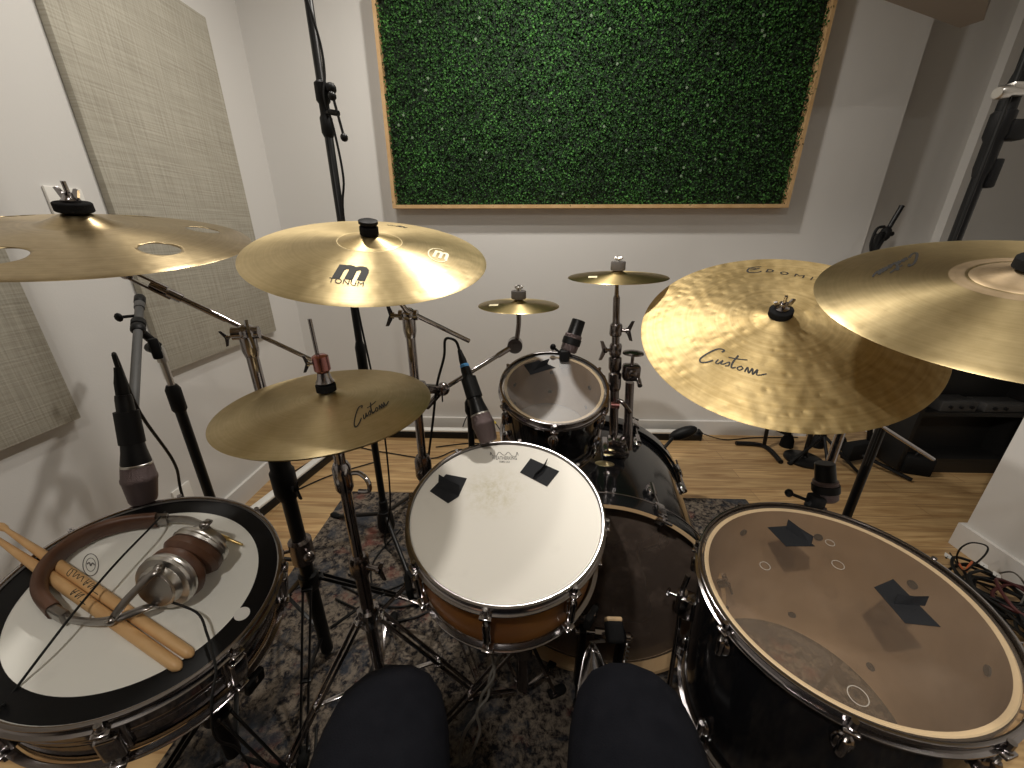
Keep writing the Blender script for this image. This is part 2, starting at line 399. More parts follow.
        o = bpy.data.objects.new(name, me); COL.objects.link(o)
        if parent is not None:
            o.parent = parent; FR[o] = fr
        else:
            o.matrix_world = fr; FR[o] = fr
        return o
def tag(o, label=None, cat=None, group=None, kind=None):
    if label: o['label'] = label
    if cat: o['category'] = cat
    if group: o['group'] = group
    if kind: o['kind'] = kind
    return o
def thing(name, label, cat, loc=(0, 0, 0), mtx=None, group=None):
    o = bpy.data.objects.new(name, None); COL.objects.link(o); o.empty_display_size = .05
    fr = mtx if mtx is not None else Matrix.Translation(Vector(loc))
    o.matrix_world = fr; FR[o] = fr
    return tag(o, label, cat, group)
def struct(name, mb, mat):
    return tag(mb.build(name, mat), kind='structure')
def V3(*a): return Vector(a)
def lerp(a, b, t): return Vector(a).lerp(Vector(b), t)
# ------------------------------------------------------------------ the room
XL, YB, ZC = -1.28, 2.14, 2.45
def slab(name, lo, hi, m):
    mb = MB(); c = [(a + b) / 2 for a, b in zip(lo, hi)]
    mb.box(c, [b - a for a, b in zip(lo, hi)]); return struct(name, mb, m)
slab('floor', (-1.5, -3.5, -.06), (3.0, 2.6, 0), oak)
slab('ceiling', (-1.5, -3.5, ZC), (3.0, 2.6, ZC + .06), ceil_paint)
slab('wall_back', (-1.5, YB, 0), (1.725, YB + .12, ZC), wall_paint)
slab('wall_left', (XL - .12, -3.5, 0), (XL, YB, ZC), wall_paint)
slab('wall_rear', (-1.28, -3.5, 0), (1.72, -3.4, ZC), dark_wall)
slab('wall_right', (1.72, -3.5, 0), (1.92, 1.245, ZC), wall_paint)
slab('wall_recess', (1.60, 2.235, 0), (2.16, 2.4, ZC), wall_paint)
slab('wall_north', (2.14, 2.19, 0), (2.95, 2.4, ZC), wall_paint)
slab('wall_east', (2.86, 1.0, 0), (2.98, 2.3, ZC), wall_paint)
slab('wall_south', (1.92, 1.0, 0), (2.86, 1.12, ZC), wall_paint)
slab('baseboard_back', (XL, YB - .014, 0), (1.725, YB, .092), trim_paint)
slab('baseboard_left', (XL, -3.4, 0), (XL + .014, YB - .014, .092), trim_paint)
slab('trim_2', (1.725, 2.222, 0), (2.14, 2.235, .092), trim_paint)
slab('baseboard_right', (1.706, -3.4, 0), (1.72, 1.259, .10), trim_paint)
slab('trim_1', (1.72, 1.245, 0), (1.93, 1.259, .10), trim_paint)
mb = MB(); mb.prism([(0.9381, 1.5455, 1.85), (1.578, 1.8313, 1.85), (1.603, 1.7756, 1.85), (1.3948, 1.5599, 1.85)], (0, 0, .6)); struct('ceiling_drop', mb, soffit_paint)

# rug
mb = MB(); mb.box((.1, .45, .004), (1.87, 2.1, .008), None, .003)
tag(mb.build('rug', rug_m), 'distressed grey and black patterned rug under the drum kit', 'rug')

# green wall panel
gx0, gx1, gz0, gz1 = -.658, 1.268, 1.268, 2.12
gp = thing('grass_panel', 'green artificial boxwood panel in light wood frame on back wall', 'wall panel', (.32, YB, gz0))
mb = MB(); ft, fd = .016, .062
y0 = YB - fd
mb.box(((gx0 + gx1) / 2, YB - fd / 2, gz0 + ft / 2), (gx1 - gx0, fd, ft)); mb.box(((gx0 + gx1) / 2, YB - fd / 2, gz1 - ft / 2), (gx1 - gx0, fd, ft))
mb.box((gx0 + ft / 2, YB - fd / 2, (gz0 + gz1) / 2), (ft, fd, gz1 - gz0 - 2 * ft)); mb.box((gx1 - ft / 2, YB - fd / 2, (gz0 + gz1) / 2), (ft, fd, gz1 - gz0 - 2 * ft))
mb.build('frame', pine, gp)
mb = MB(); mb.box(((gx0 + gx1) / 2, YB - .012, (gz0 + gz1) / 2), (gx1 - gx0 - 2 * ft, .02, gz1 - gz0 - 2 * ft)); mb.build('backing_board', leaf_back, gp)
R = random.Random(3)
vs, fs = [], []
def leaf(x, z, d, L, W):
    az = R.uniform(0, 2 * PI); tilt = R.uniform(.1, 1.15)
    dx, dz = math.cos(az) * math.cos(tilt * .6), math.sin(az) * math.cos(tilt * .6); dy = -math.sin(tilt * .6)
    dv = Vector((dx, dy, dz)); sd = dv.cross(Vector((R.uniform(-.5, .5), -1, R.uniform(-.5, .5)))).normalized(); nn = sd.cross(dv)
    p = Vector((x, d, z)); o = len(vs)
    vs.extend([p, p + dv * L * .4 + sd * W, p + dv * L + nn * .001, p + dv * L * .4 - sd * W, p + dv * L * .45 - nn * W * .35])
    fs.extend([(o, o + 1, o + 4), (o + 1, o + 2, o + 4), (o + 2, o + 3, o + 4), (o + 3, o, o + 4)])
for i in range(36000):
    x = R.uniform(gx0 + ft * .6, gx1 - ft * .6); z = R.uniform(gz0 + ft * .6, gz1 - ft)
    leaf(x, z, YB - .022 - R.random() ** .8 * .038, R.uniform(.008, .0135), R.uniform(.003, .005))
me = bpy.data.meshes.new('foliage'); me.from_pydata([tuple(v - Vector((.32, YB, gz0))) for v in vs], [], fs); me.materials.append(leaf_m)
fo = bpy.data.objects.new('foliage', me); COL.objects.link(fo); fo.parent = gp; tag(fo, kind='stuff')
bud = None
for i in range(38):
    x = R.uniform(gx0 + .05, gx1 - .05); z = R.uniform(gz0 + .04, gz0 + .74)
    if bud is None:
        mb = MB(); mb.ball((0, 0, 0), .003, 8)
        for k in range(5): mb.ball((.0042 * math.cos(k * 1.257), -.001, .0042 * math.sin(k * 1.257)), .0024, 6)
        bud = mb.build('flower_bud', petal_m, gp, world=False); b = bud
    else:
        b = bud.copy(); COL.objects.link(b); b.parent = gp
    b.location = (x - .32, -.062 - R.uniform(0, .006), z - gz0)

# acoustic panels on the left wall
def acoustic(y0, y1, z0, z1, label):
    t = thing('acoustic_panel', label, 'acoustic panel', (XL, (y0 + y1) / 2, z0))
    mb = MB(); mb.box((XL + .0135, (y0 + y1) / 2, (z0 + z1) / 2), (.023, y1 - y0, z1 - z0), None, .004); mb.build('linen_cover', linen, t)
    mb = MB(); mb.box((XL + .003, (y0 + y1) / 2, (z0 + z1) / 2), (.006, y1 - y0 - .03, z1 - z0 - .03)); mb.build('back_frame', pine, t)
acoustic(1.250, 1.882, .692, 1.938, 'tall beige linen acoustic panel on the left wall beside the back corner')
acoustic(.42, .948, .662, 1.35, 'beige linen acoustic panel on the left wall, partly hidden under the holed cymbal')

t = thing('wall_plate', 'white blank wall plate on left wall behind the holed cymbal', 'wall plate', (XL, 1.145, 1.21))
mb = MB(); mb.box((XL + .004, 1.145, 1.21), (.008, .095, .12), None, .003); mb.build('cover', white_plastic, t)
mb = MB()
for dz in (-.042, .042): mb.cyl((XL + .008, 1.145, 1.21 + dz), (XL + .010, 1.145, 1.21 + dz), .003, n=10)
mb.build('screw', steel, t)
t = thing('wall_outlet', 'white power outlet low on left wall with white plug', 'outlet', (XL, 1.16, .20))
mb = MB(); mb.box((XL + .004, 1.16, .215), (.008, .075, .115), None, .003); mb.build('cover', white_plastic, t)
mb = MB(); mb.box((XL + .025, 1.16, .195), (.034, .03, .026), None, .006); mb.tube([(XL + .04, 1.16, .19), (XL + .06, 1.165, .15), (XL + .04, 1.2, .08), (XL + .03, 1.25, .012)], .003); mb.build('plug', white_plastic, t)

# ------------------------------------------------------------------ cymbals
def zprof(R, rb, hb, hw):
    def z(r):
        if r >= rb: return hw * (1 - ((r - rb) / (R - rb)) ** 1.5)
        return hw + hb * (.5 + .5 * math.cos(PI * r / rb)) ** .8
    return z
def text_mesh(txt, bold=0., shear=0.):
    cu = bpy.data.curves.new('lettering', 'FONT'); cu.body = txt; cu.offset = bold; cu.shear = shear; cu.resolution_u = 3
    o = bpy.data.objects.new('lettering', cu); COL.objects.link(o)
    dg = bpy.context.evaluated_depsgraph_get(); dg.update()
    me = bpy.data.meshes.new_from_object(o.evaluated_get(dg))
    vs = [v.co.copy() for v in me.vertices]; fs = [list(p.vertices) for p in me.polygons]
    bpy.data.objects.remove(o); bpy.data.curves.remove(cu); bpy.data.meshes.remove(me)
    x0 = min(v.x for v in vs); x1 = max(v.x for v in vs); y0 = min(v.y for v in vs); y1 = max(v.y for v in vs)
    return [((v.x - x0) / (x1 - x0), (v.y - y0) / (y1 - y0)) for v in vs], fs
def strokes_mesh(lines, w, asp):
    # lines: list of (points in unit box, width factor); asp = box width / height
    vs, fs = [], []
    for pts, wf in lines:
        P = smooth_path([(x * asp, y, 0) for x, y in pts], 6); n = len(P)
        for i, p in enumerate(P):
            d = (P[min(i + 1, n - 1)] - P[max(i - 1, 0)]).normalized(); s = Vector((-d.y, d.x, 0))
            q = w * wf * (.55 + .45 * abs(d.y))
            vs += [((p + s * q).x / asp, (p + s * q).y), ((p - s * q).x / asp, (p - s * q).y)]
        o = len(vs) - 2 * n
        for i in range(n - 1): fs.append([o + 2 * i, o + 2 * i + 1, o + 2 * i + 3, o + 2 * i + 2])
    return vs, fs
CUSTOM = [([(.27, .86), (.30, 1.0), (.20, .98), (.08, .60), (.0, .18), (.03, .0), (.12, .10), (.2, .3)], 1.),
          ([(.27, .42), (.25, .22), (.29, .2), (.34, .44), (.33, .24), (.37, .26)], .8),
          ([(.37, .26), (.44, .46), (.45, .28), (.40, .2)], .8),
          ([(.53, .95), (.49, .5), (.50, .22), (.56, .3)], 1.), ([(.40, .70), (.52, .74), (.68, .86)], .9),
          ([(.63, .46), (.58, .30), (.62, .22), (.66, .36), (.62, .46)], .8),
          ([(.70, .22), (.72, .5), (.76, .24), (.79, .52), (.82, .24), (.86, .55), (.88, .28), (1.0, .5)], .9)]
def cymbal(name, label, c, n, R, rb, hb, hw, mat, bellmat=None, spin=0., holes=(), decals=(), rings=(), group=None):
    fr = frame(c, n, spin); z = zprof(R, rb, hb, hw)
    t = thing(name, label, 'cymbal', mtx=fr, group=group)
    rs = [.0062] + [rb * k / 10 for k in range(2, 10)] + [rb * .97, rb, rb * 1.03] + [rb + (R - rb) * k / 16 for k in range(1, 16)] + [R - .0015]
    th = .0013
    prof = [(r, z(r)) for r in rs] + [(R, z(R) - th / 2)] + [(r, z(r) - th) for r in reversed(rs)]
    mb = MB(); mb.lathe(prof, None, 128, closed=True)
    disc = mb.build('bow', mat, t, world=False, ang=50)
    if holes:
        cut = MB()
        for hx, hy, hr in holes: cut.cyl((hx, hy, -.05), (hx, hy, .08), hr, n=40)
        co = cut.build('cutter', mat, t, world=False)
        md = disc.modifiers.new('holes', 'BOOLEAN'); md.operation = 'DIFFERENCE'; md.solver = 'EXACT'; md.object = co
        dg = bpy.context.evaluated_depsgraph_get(); dg.update()
        me = bpy.data.meshes.new_from_object(disc.evaluated_get(dg)); disc.modifiers.clear(); disc.data = me
        bpy.data.objects.remove(co)
    if bellmat:
        mb = MB(); q = [rb * 1.0 * k / 8 for k in range(1, 9)]
        mb.lathe([(max(r, .0064), z(r) + .0003) for r in q] + [(rb * 1.01, z(rb * 1.01) - .0002)], None, 96); mb.build('bell', bellmat, t, world=False)
    for r0, r1, m in rings:
        mb = MB(); k = [r0 + (r1 - r0) * i / 6 for i in range(7)]
        mb.lathe([(r, z(r) + .00025) for r in k], None, 128); mb.build('turned_band', m, t, world=False)
    inv = fr.inverted()
    for nm, (vs, fs), O, BR, TL, m in decals:
        O = inv @ Vector(O); U = inv @ Vector(BR) - O; W = inv @ Vector(TL) - O
        mb = MB(); pv = []
        for x, y in vs:
            p = O + U * x + W * y; r = math.hypot(p.x, p.y); pv.append((p.x, p.y, z(min(r, R)) + .0006))
        mb.add(pv, fs); mb.build(nm, m, t, world=False)
    return t, fr
def felt_nut(parent, fr, z0, r, h, kind, feltm=felt_black):
    # felt washer and the nut above the cymbal, in the cymbal's frame; belongs to the stand
    P = lambda x, y, z: fr @ Vector((x, y, z))
    mb = MB(); mb.profile(P(0, 0, z0), P(0, 0, z0 + h), [(0, r * .93), (.1, r), (.9, r), (1, r * .93)], 24); mb.build('felt_washer', feltm, parent)
    mb = MB()
    if kind == 'wing':
        mb.profile(P(0, 0, z0 + h), P(0, 0, z0 + h + .014), [(0, .0115), (.25, .012), (.5, .0085), (1, .0075)], 18)
        mb.cyl(P(0, 0, z0 + h + .012), P(0, 0, z0 + h + .030), .0032, n=10)
        for s in (-1, 1):
            mb.prism([P(s * .006, -.002, z0 + h + .003), P(s * .013, -.002, z0 + h + .005), P(s * .0185, -.002, z0 + h + .019), P(s * .013, -.002, z0 + h + .021), P(s * .007, -.002, z0 + h + .012)], fr.to_3x3() @ Vector((0, .004, 0)))
        mb.build('wing_nut', chrome, parent)
    elif kind == 'knob':
        mb.profile(P(0, 0, z0 + h + .003), P(0, 0, z0 + h + .012), [(0, .013), (.2, .0168), (.75, .0168), (1, .010)], 24)
        mb.cyl(P(0, 0, z0 + h), P(0, 0, z0 + h + .006), .007)
        mb.build('top_knob', black_plastic, parent)
    elif kind == 'small':
        mb.cyl(P(0, 0, z0 + h), P(0, 0, z0 + h + .006), .007, .006)
        for k in range(3):
            a = k * 2.1 + .4; mb.ball(P(.008 * math.cos(a), .008 * math.sin(a), z0 + h + .008), .0045, 8)
        mb.cyl(P(0, 0, z0 + h), P(0, 0, z0 + h + .013), .0028, n=8)
        mb.build('wing_nut', steel, parent)

inv = frame((-0.725, 0.659, 1.141), (0.125, -0.156, 0.98)).inverted()
hl = []
for p, r in (((-0.5673, 0.6197, 1.131), .0255), ((-0.6129, 0.7645, 1.1598), .0255), ((-0.6668, 0.5097, 1.1261), .0255)):
    q = inv @ Vector(p); hl.append((q.x, q.y, r))
rad = sum(math.hypot(a, b) for a, b, r in hl) / 3
th0 = math.atan2(hl[0][1], hl[0][0])
hl = [(math.cos(th0 + k * PI / 3) * rad, math.sin(th0 + k * PI / 3) * rad, .0255) for k in range(6)]
crash_l, F_CL = cymbal('crash_cymbal', 'bronze cymbal pierced by large round holes, nearest the left wall', (-0.725, 0.659, 1.141), (0.125, -0.156, 0.98), .229, .055, .020, .024, brass_dark, None, holes=hl)

crash_t, F_TO = cymbal('crash_cymbal', 'bronze cymbal printed with a bold black m logo', (-0.288, 0.755, 1.114), (0.118, -0.27, 0.956),   .216, .056, .012, .024, brass_lathed, brass_bell,
    rings=[(.0530, .0575, brass_ring)],
    decals=[('logo', text_mesh('m', .045, .25), (-0.2979, 0.6043, 1.0863), (-0.2428, 0.6094, 1.0809), (-0.3095, 0.6438, 1.0988), ink),
            ('lettering', text_mesh('TONUM', 0), (-0.2991, 0.5932, 1.0822), (-0.2461, 0.5941, 1.0759), (-0.3017, 0.6057, 1.0861), ink),
            ('etched_logo', text_mesh('m', .03, .1), (-0.1696, 0.7335, 1.1038), (-0.1417, 0.736, 1.101), (-0.1716, 0.7669, 1.1135), ink_pale),
            ('etched_ring', strokes_mesh([([(.5 + .5 * math.cos(a * .42 + 1.2), .5 + .5 * math.sin(a * .42 + 1.2)) for a in range(12)], 1)], .03, 1.), (-0.1756, 0.7189, 1.1004), (-0.1385, 0.7223, 1.0968), (-0.1822, 0.7768, 1.1176), ink_pale),
            ('small_lettering', strokes_mesh([([(0, .5), (.12, .3), (.2, .6), (.3, .4), (.4, .6)], 1), ([(.5, .1), (.55, .9), (.65, .8), (.6, .4), (.7, .3), (.8, .7), (.9, .2), (1, .6)], 1.2)], .16, 5.), (-0.2977, 0.8807, 1.1612), (-0.255, 0.8803, 1.1558), (-0.2976, 0.9018, 1.1671), ink)])

hat_c, F_HH = cymbal('hi_hat_cymbal', 'matte bronze hi-hat cymbal signed in black script, under a tall thin rod', (-0.346, 0.617, 0.867), (0.002, -0.021, 1), .178, .034, .007, .017, brass_matte,
    decals=[('lettering', strokes_mesh(CUSTOM, .055, 3.2), (-0.2577, 0.5192, 0.8728), (-0.2235, 0.5884, 0.8742), (-0.2813, 0.5622, 0.8737), ink)])
ch = Vector((-0.346, 0.617, 0.867)); nh = Vector((0.002, -0.021, 1)).normalized()
hat_b, F_HB = cymbal('hi_hat_cymbal', 'bottom bronze hi-hat cymbal facing up beneath the scripted one', ch - nh * .007, -nh, .172, .030, .012, .014, brass_matte)
spl_l, F_S8 = cymbal('splash_cymbal', 'smaller bronze splash cymbal above the rack tom edge, left of its twin', (-0.014, 0.971, 0.983), (0, -0.019, 1), .1015, .022, .009, .008, brass_bright,
    decals=[('pale_mark', text_mesh('-', .02), (-0.0856, 0.9402, 0.9864), (-0.0633, 0.9346, 0.9863), (-0.0859, 0.9581, 0.9868), ink_pale)])
spl_r, F_S10 = cymbal('splash_cymbal', 'larger bronze splash cymbal on the post above the bass drum', (0.24, 1.037, 1.046), (-0.026, -0.03, 1), .127, .026, .010, .009, brass_bright,
    decals=[('pale_mark', text_mesh('-', .02), (0.1588, 0.9988, 1.0467), (0.1793, 0.9882, 1.047), (0.1633, 1.0203, 1.0475), ink_pale)])
EDOMI_E = [([(.95, .98), (.5, .96), (.12, .80), (.0, .45), (.12, .1), (.55, .0), (.9, .06), (1., .2)], 1.1), ([(.15, .5), (.45, .52), (.85, .75)], 1.), ([(.0, .9), (.3, .75), (.6, .7)], .9)]
ride, F_RI = cymbal('ride_cymbal', 'big hammered bronze ride cymbal with spaced capitals and black script', (0.501, 0.772, 0.974), (-0.207, -0.429, 0.879), .254, .050, .010, .026, brass_hammer,
    decals=[('lettering', strokes_mesh(CUSTOM, .05, 3.4), (0.3366, 0.7147, 0.9209), (0.4193, 0.6409, 0.9044), (0.3594, 0.7453, 0.9412), ink),
            ('initial', strokes_mesh(EDOMI_E, .075, 1.1), (0.5085, 0.9302, 1.0644), (0.5348, 0.9216, 1.0663), (0.5222, 0.9534, 1.0789), ink),
            ('letter_d', text_mesh('D', .03), (0.5433, 0.9193, 1.0672), (0.5555, 0.9114, 1.0663), (0.5524, 0.9293, 1.0742), ink),
            ('letter_o', text_mesh('O', .03), (0.5634, 0.9009, 1.063), (0.5771, 0.8908, 1.0613), (0.5711, 0.9115, 1.07), ink),
            ('letter_m', text_mesh('M', 0), (0.5844, 0.8832, 1.0593), (0.5975, 0.8711, 1.0565), (0.5929, 0.8925, 1.0658), ink),
            ('letter_i', text_mesh('I', .012), (0.6059, 0.8623, 1.0541), (0.6074, 0.8603, 1.0535), (0.6154, 0.8714, 1.0609), ink)])
crash_r, F_CR = cymbal('crash_cymbal', 'bronze cymbal with pale ringed bell overlapping the ride cymbal', (0.685, 0.563, 1.07), (-0.181, -0.246, 0.952), .229, .056, .012, .026, brass_lathed, brass_raw,
    rings=[(.060, .076, brass_raw)],
    decals=[('lettering', strokes_mesh(CUSTOM, .10, 3.2), (0.6658, 0.7142, 1.118), (0.5706, 0.678, 1.0906), (0.6429, 0.6728, 1.103), ink)])

# ------------------------------------------------------------------ drums
def drum(name, label, c, n, Rh, depth, nl, spin, shellm, headm, resom, lugstyle, hoopm=chrome, top=.0048, inner=maple_in, group=None, lug_len=.05):
    """c = centre of the batter head. Local frame: z=0 at the bottom head, z=depth at the batter."""
    n = Vector(n).normalized(); base = Vector(c) - n * depth
    fr = frame(base, n, spin); t = thing(name, label, 'drum', mtx=fr, group=group)
    Rs = Rh - .003
    def part(nm, mb, m, par=None, ang=40): return mb.build(nm, m, par or t, world=False, ang=ang)
    mb = MB(); mb.lathe([(Rs, .008), (Rs, depth - .008), (Rs - .002, depth - .002)], None, 96, m=0)
    mb.lathe([(Rs - .002, depth - .002), (Rs - .004, depth - .0008), (Rs - .0095, depth - .0035)], None, 96, m=2)
    mb.lathe([(Rs - .0095, depth - .0035), (Rs - .0095, .006), (Rs - .004, .0005), (Rs, .008)], None, 96, m=1)
    sh = part('shell', mb, [shellm, inner, edge_maple])
    mb = MB(); mb.lathe([(0, depth), (Rh * .5, depth), (Rh - .0015, depth), (Rh + .0006, depth - .002), (Rh + .0009, depth - .012)], None, 96); bh = part('batter_head', mb, headm)
    mb = MB(); mb.lathe([(0, 0), (Rh * .5, 0), (Rh - .0015, 0), (Rh + .0006, .002), (Rh + .0009, .012)], None, 96); part('resonant_head', mb, resom)
    def hoop_prof(zb, s):
        a = Rh + .0012
        pr = [(a, -.015), (a, top - .003), (a - .0003, top), (a + .002, top + .0008), (a + .0052, top), (a + .0052, top - .002), (a + .003, top - .003), (a + .0023, top - .006), (a + .0023, -.010), (a + .004, -.012), (a + .0085, -.013), (a + .0085, -.0155), (a + .001, -.0165)]
        return [(r, zb + s * z) for r, z in pr]
    mb = MB(); mb.lathe(hoop_prof(depth, 1), None, 128, closed=True); part('batter_hoop', mb, hoopm, ang=35)
    mb = MB(); mb.lathe(hoop_prof(0, -1), None, 128, closed=True); part('resonant_hoop', mb, hoopm, ang=35)
    for k in range(nl):
        a = 2 * PI * k / nl; ca, sa = math.cos(a), math.sin(a)
        P = lambda r, z, s=0: Vector((r * ca - s * sa, r * sa + s * ca, z))
        rr = Rh + .0092
        zm = depth / 2; rm = Matrix.Rotation(a, 3, 'Z'); los = []
        if lugstyle == 'tube':
            lug = MB(); lug.profile(P(rr, zm - lug_len / 2), P(rr, zm + lug_len / 2), [(0, .0052), (.06, .007), (.4, .007), (.5, .006), (.6, .007), (.94, .007), (1, .0052)], 14)
            lug.box(P(Rs + .005, zm), (.012, .012, lug_len * .5), rm, .003); los = [part('lug', lug, hoopm)]
        elif lugstyle == 'box':
            lug = MB(); lug.box(P(Rs + .009, zm), (.018, .026, lug_len), rm, .005, seg=3)
            lug.box(P(Rs + .003, zm), (.008, .034, lug_len + .012), rm, .003); los = [part('lug', lug, hoopm)]
        else:
            for zc in (depth - .055, .055):
                lug = MB(); lug.ball(P(Rs + .005, zc), .016, 14, (.6, .85, 1.35), rm)
                lug.profile(P(rr, zc - .018), P(rr, zc + .018), [(0, .005), (.1, .0065), (.9, .0065), (1, .005)], 12); los.append(part('lug', lug, hoopm))
        for zb, s, lo in ((depth, 1, los[0]), (0, -1, los[-1])):
            ears = MB(); ears.box(P(rr - .001, zb - s * .0145), (.017, .019, .006), rm, .002)
            ears.profile(P(rr, zb - s * .012), P(rr, zb + s * .006), [(0, .0062), (.25, .0062), (.26, .0043), (1, .0043)], 8); part('rod_clamp', ears, hoopm, lo)
        if len(los) == 1:
            rod = MB(); rod.cyl(P(rr, -.006), P(rr, depth + .006), .0024, n=8); part('tension_rod', rod, steel, los[0])
        else:
            for z0, z1, lo in ((depth - .055, depth + .005, los[0]), (-.005, .055, los[1])):
                rod = MB(); rod.cyl(P(rr, z0), P(rr, z1), .0024, n=8); part('tension_rod', rod, steel, lo)
    return t, fr
def tape(parent, quad, f0, f1, g0, g1, nrm):
    n = Vector(nrm).normalized()
    mb = MB(); q = [Vector(p) for p in quad]; mb.prism([p + n * .0006 for p in q], n * .0006)
    a, b, c, d = Vector(f0), Vector(f1), Vector(g1), Vector(g0)
    th = (b - a).cross(d - a).normalized() * .0007
    mid = [a.lerp(b, .5), d.lerp(c, .5)]
    mid[1] = mid[1] + th * 4
    mb.prism([a + n * .001, mid[0] + n * .001, mid[1], d], th); mb.prism([mid[0] + n * .001, b + n * .001, c, mid[1]], th)
    return mb.build('gaffer_tape', tape_m, parent, ang=20)

# snare
SN_C, SN_N = (-0.029, 0.577, 0.678), (0.016, -0.214, 0.977)
snare, F_SN = drum('snare_drum', 'amber wood snare drum with white coated head in the middle of the kit', SN_C, SN_N, .1735, .135, 8, math.radians(-97), amber, snare_head_m, clear_reso, 'tube', lug_len=.06)
tape(snare, [(-0.1776, 0.6104, 0.6877), (-0.1376, 0.5838, 0.6813), (-0.1205, 0.5998, 0.6845), (-0.1105, 0.6452, 0.6943), (-0.1536, 0.6538, 0.6969)], (-0.1631, 0.6206, 0.6898), (-0.1194, 0.6017, 0.6849), (-0.1631, 0.6326, 0.7118), (-0.1194, 0.6117, 0.7029), SN_N)
tape(snare, [(-0.0046, 0.6651, 0.6969), (0.0487, 0.6311, 0.6886), (0.0755, 0.6714, 0.697), (0.0174, 0.7049, 0.7053)], (0.0216, 0.6509, 0.6934), (0.0483, 0.6889, 0.7012), (0.0246, 0.6509, 0.7054), (0.0523, 0.6889, 0.7172), SN_N)
def flat_decal(parent, fr, zz, data, O, BR, TL, m, name):
    iv = fr.inverted(); O = iv @ Vector(O); U = iv @ Vector(BR) - O; W = iv @ Vector(TL) - O
    mb = MB(); mb.add([((O + U * x + W * y).x, (O + U * x + W * y).y, zz + .0005) for x, y in data[0]], data[1]); return mb.build(name, m, parent, world=False)
CROWN = [([(0, .62), (.03, .95), (.08, .60), (.22, .58), (.33, .98), (.46, .66), (.54, .66), (.66, .98), (.78, .56), (.92, .58), (.97, .98), (1, .62)], 1.)]
flat_decal(snare, F_SN, .135, strokes_mesh(CROWN, .03, 2.6), (-0.0671, 0.6947, 0.7044), (-0.0071, 0.6967, 0.7039), (-0.0703, 0.721, 0.7102), ink_grey, 'crown_logo')
flat_decal(snare, F_SN, .135, text_mesh('WEATHERKING', .008), (-0.0642, 0.6983, 0.7051), (-0.0114, 0.7, 0.7046), (-0.065, 0.7081, 0.7073), ink_grey, 'lettering')
flat_decal(snare, F_SN, .135, text_mesh('REMO USA', .002), (-0.0479, 0.6904, 0.7032), (-0.0259, 0.6908, 0.7029), (-0.0482, 0.6958, 0.7043), ink_grey, 'small_lettering')
mb = MB(); iv = F_SN
a = math.radians(200)
mb.box((-.186, .02, .07), (.026, .05, .07), None, .006); mb.cyl((-.2, .02, .04), (-.2, .02, .11), .006); mb.bar((-.2, .0, .09), (-.225, -.03, .11), .01, .006)
mb.build('throw_off', chrome, snare, world=False)
# rack tom
n_rt = Vector((0.011, -0.356, 0.935)).normalized(); c_rt = Vector((0.077, 0.903, 0.799)) - n_rt * .006
rtom, F_RT = drum('rack_tom', 'small black rack tom with clear head mounted above the bass drum', c_rt, n_rt, .1305, .185, 6, math.radians(-92), lacquer, clear_head_gloss, milky_head, 'oval')
tape(rtom, [(0.0006, 0.9799, 0.8228), (0.0185, 0.9422, 0.8082), (0.0848, 0.9716, 0.8186), (0.0409, 0.9992, 0.8296)], (0.0252, 0.9574, 0.8139), (0.063, 0.9819, 0.8228), (0.0212, 0.9574, 0.8339), (0.069, 0.9819, 0.8408), n_rt)
# floor tom
n_ft = Vector((-0.071, -0.054, 0.996)).normalized(); c_ft = Vector((0.534, 0.499, 0.591)) - n_ft * .006
ftom, F_FT = drum('floor_tom', 'large black floor tom with clear brownish head and two tape tabs', c_ft, n_ft, .2055, .36, 8, math.radians(-120), lacquer, clear_head, clear_reso, 'oval')
tape(ftom, [(0.5022, 0.6428, 0.5905), (0.5096, 0.5937, 0.5884), (0.5619, 0.5916, 0.592), (0.5481, 0.6451, 0.5939)], (0.5365, 0.6389, 0.5927), (0.5558, 0.5935, 0.5917), (0.5385, 0.6429, 0.6127), (0.5598, 0.5995, 0.6097), n_ft)
tape(ftom, [(0.5996, 0.5031, 0.5899), (0.5966, 0.4407, 0.5863), (0.6423, 0.4339, 0.5892), (0.6425, 0.5176, 0.5937)], (0.6069, 0.473, 0.5888), (0.65, 0.4685, 0.5916), (0.6099, 0.477, 0.6068), (0.654, 0.4725, 0.6086), n_ft)
iv = F_FT.inverted()
for p, r in (((0.5742, 0.5496, 0.5906), .010), ((0.4476, 0.5517, 0.5817), .009), ((0.4548, 0.3445, 0.5709), .0125), ((0.5946, 0.5992, 0.5947), .008)):
    q = iv @ Vector(p); mb = MB(); mb.tube([(q.x + r * math.cos(k * .7), q.y + r * .9 * math.sin(k * .7), .3605) for k in range(9)], .0006, 4, 3, closed=True, m=0); mb.build('ring_scuff', scuff_m, ftom, world=False)
for k in range(8):
    a = 2 * PI * k / 8; 
    for zc in (.305, .055):
        mb = MB(); mb.cyl((.1934 * math.cos(a), .1934 * math.sin(a), zc), (.1905 * math.cos(a), .1905 * math.sin(a), zc), .008, n=14); mb.build('lug_washer', lug_dot, ftom, world=False)
for k in range(6):
    a = 2 * PI * k / 6
    for zc in (.13, .055):
        mb = MB(); mb.cyl((.1185 * math.cos(a), .1185 * math.sin(a), zc), (.116 * math.cos(a), .116 * math.sin(a), zc), .006, n=12); mb.build('lug_washer', lug_dot, rtom, world=False)
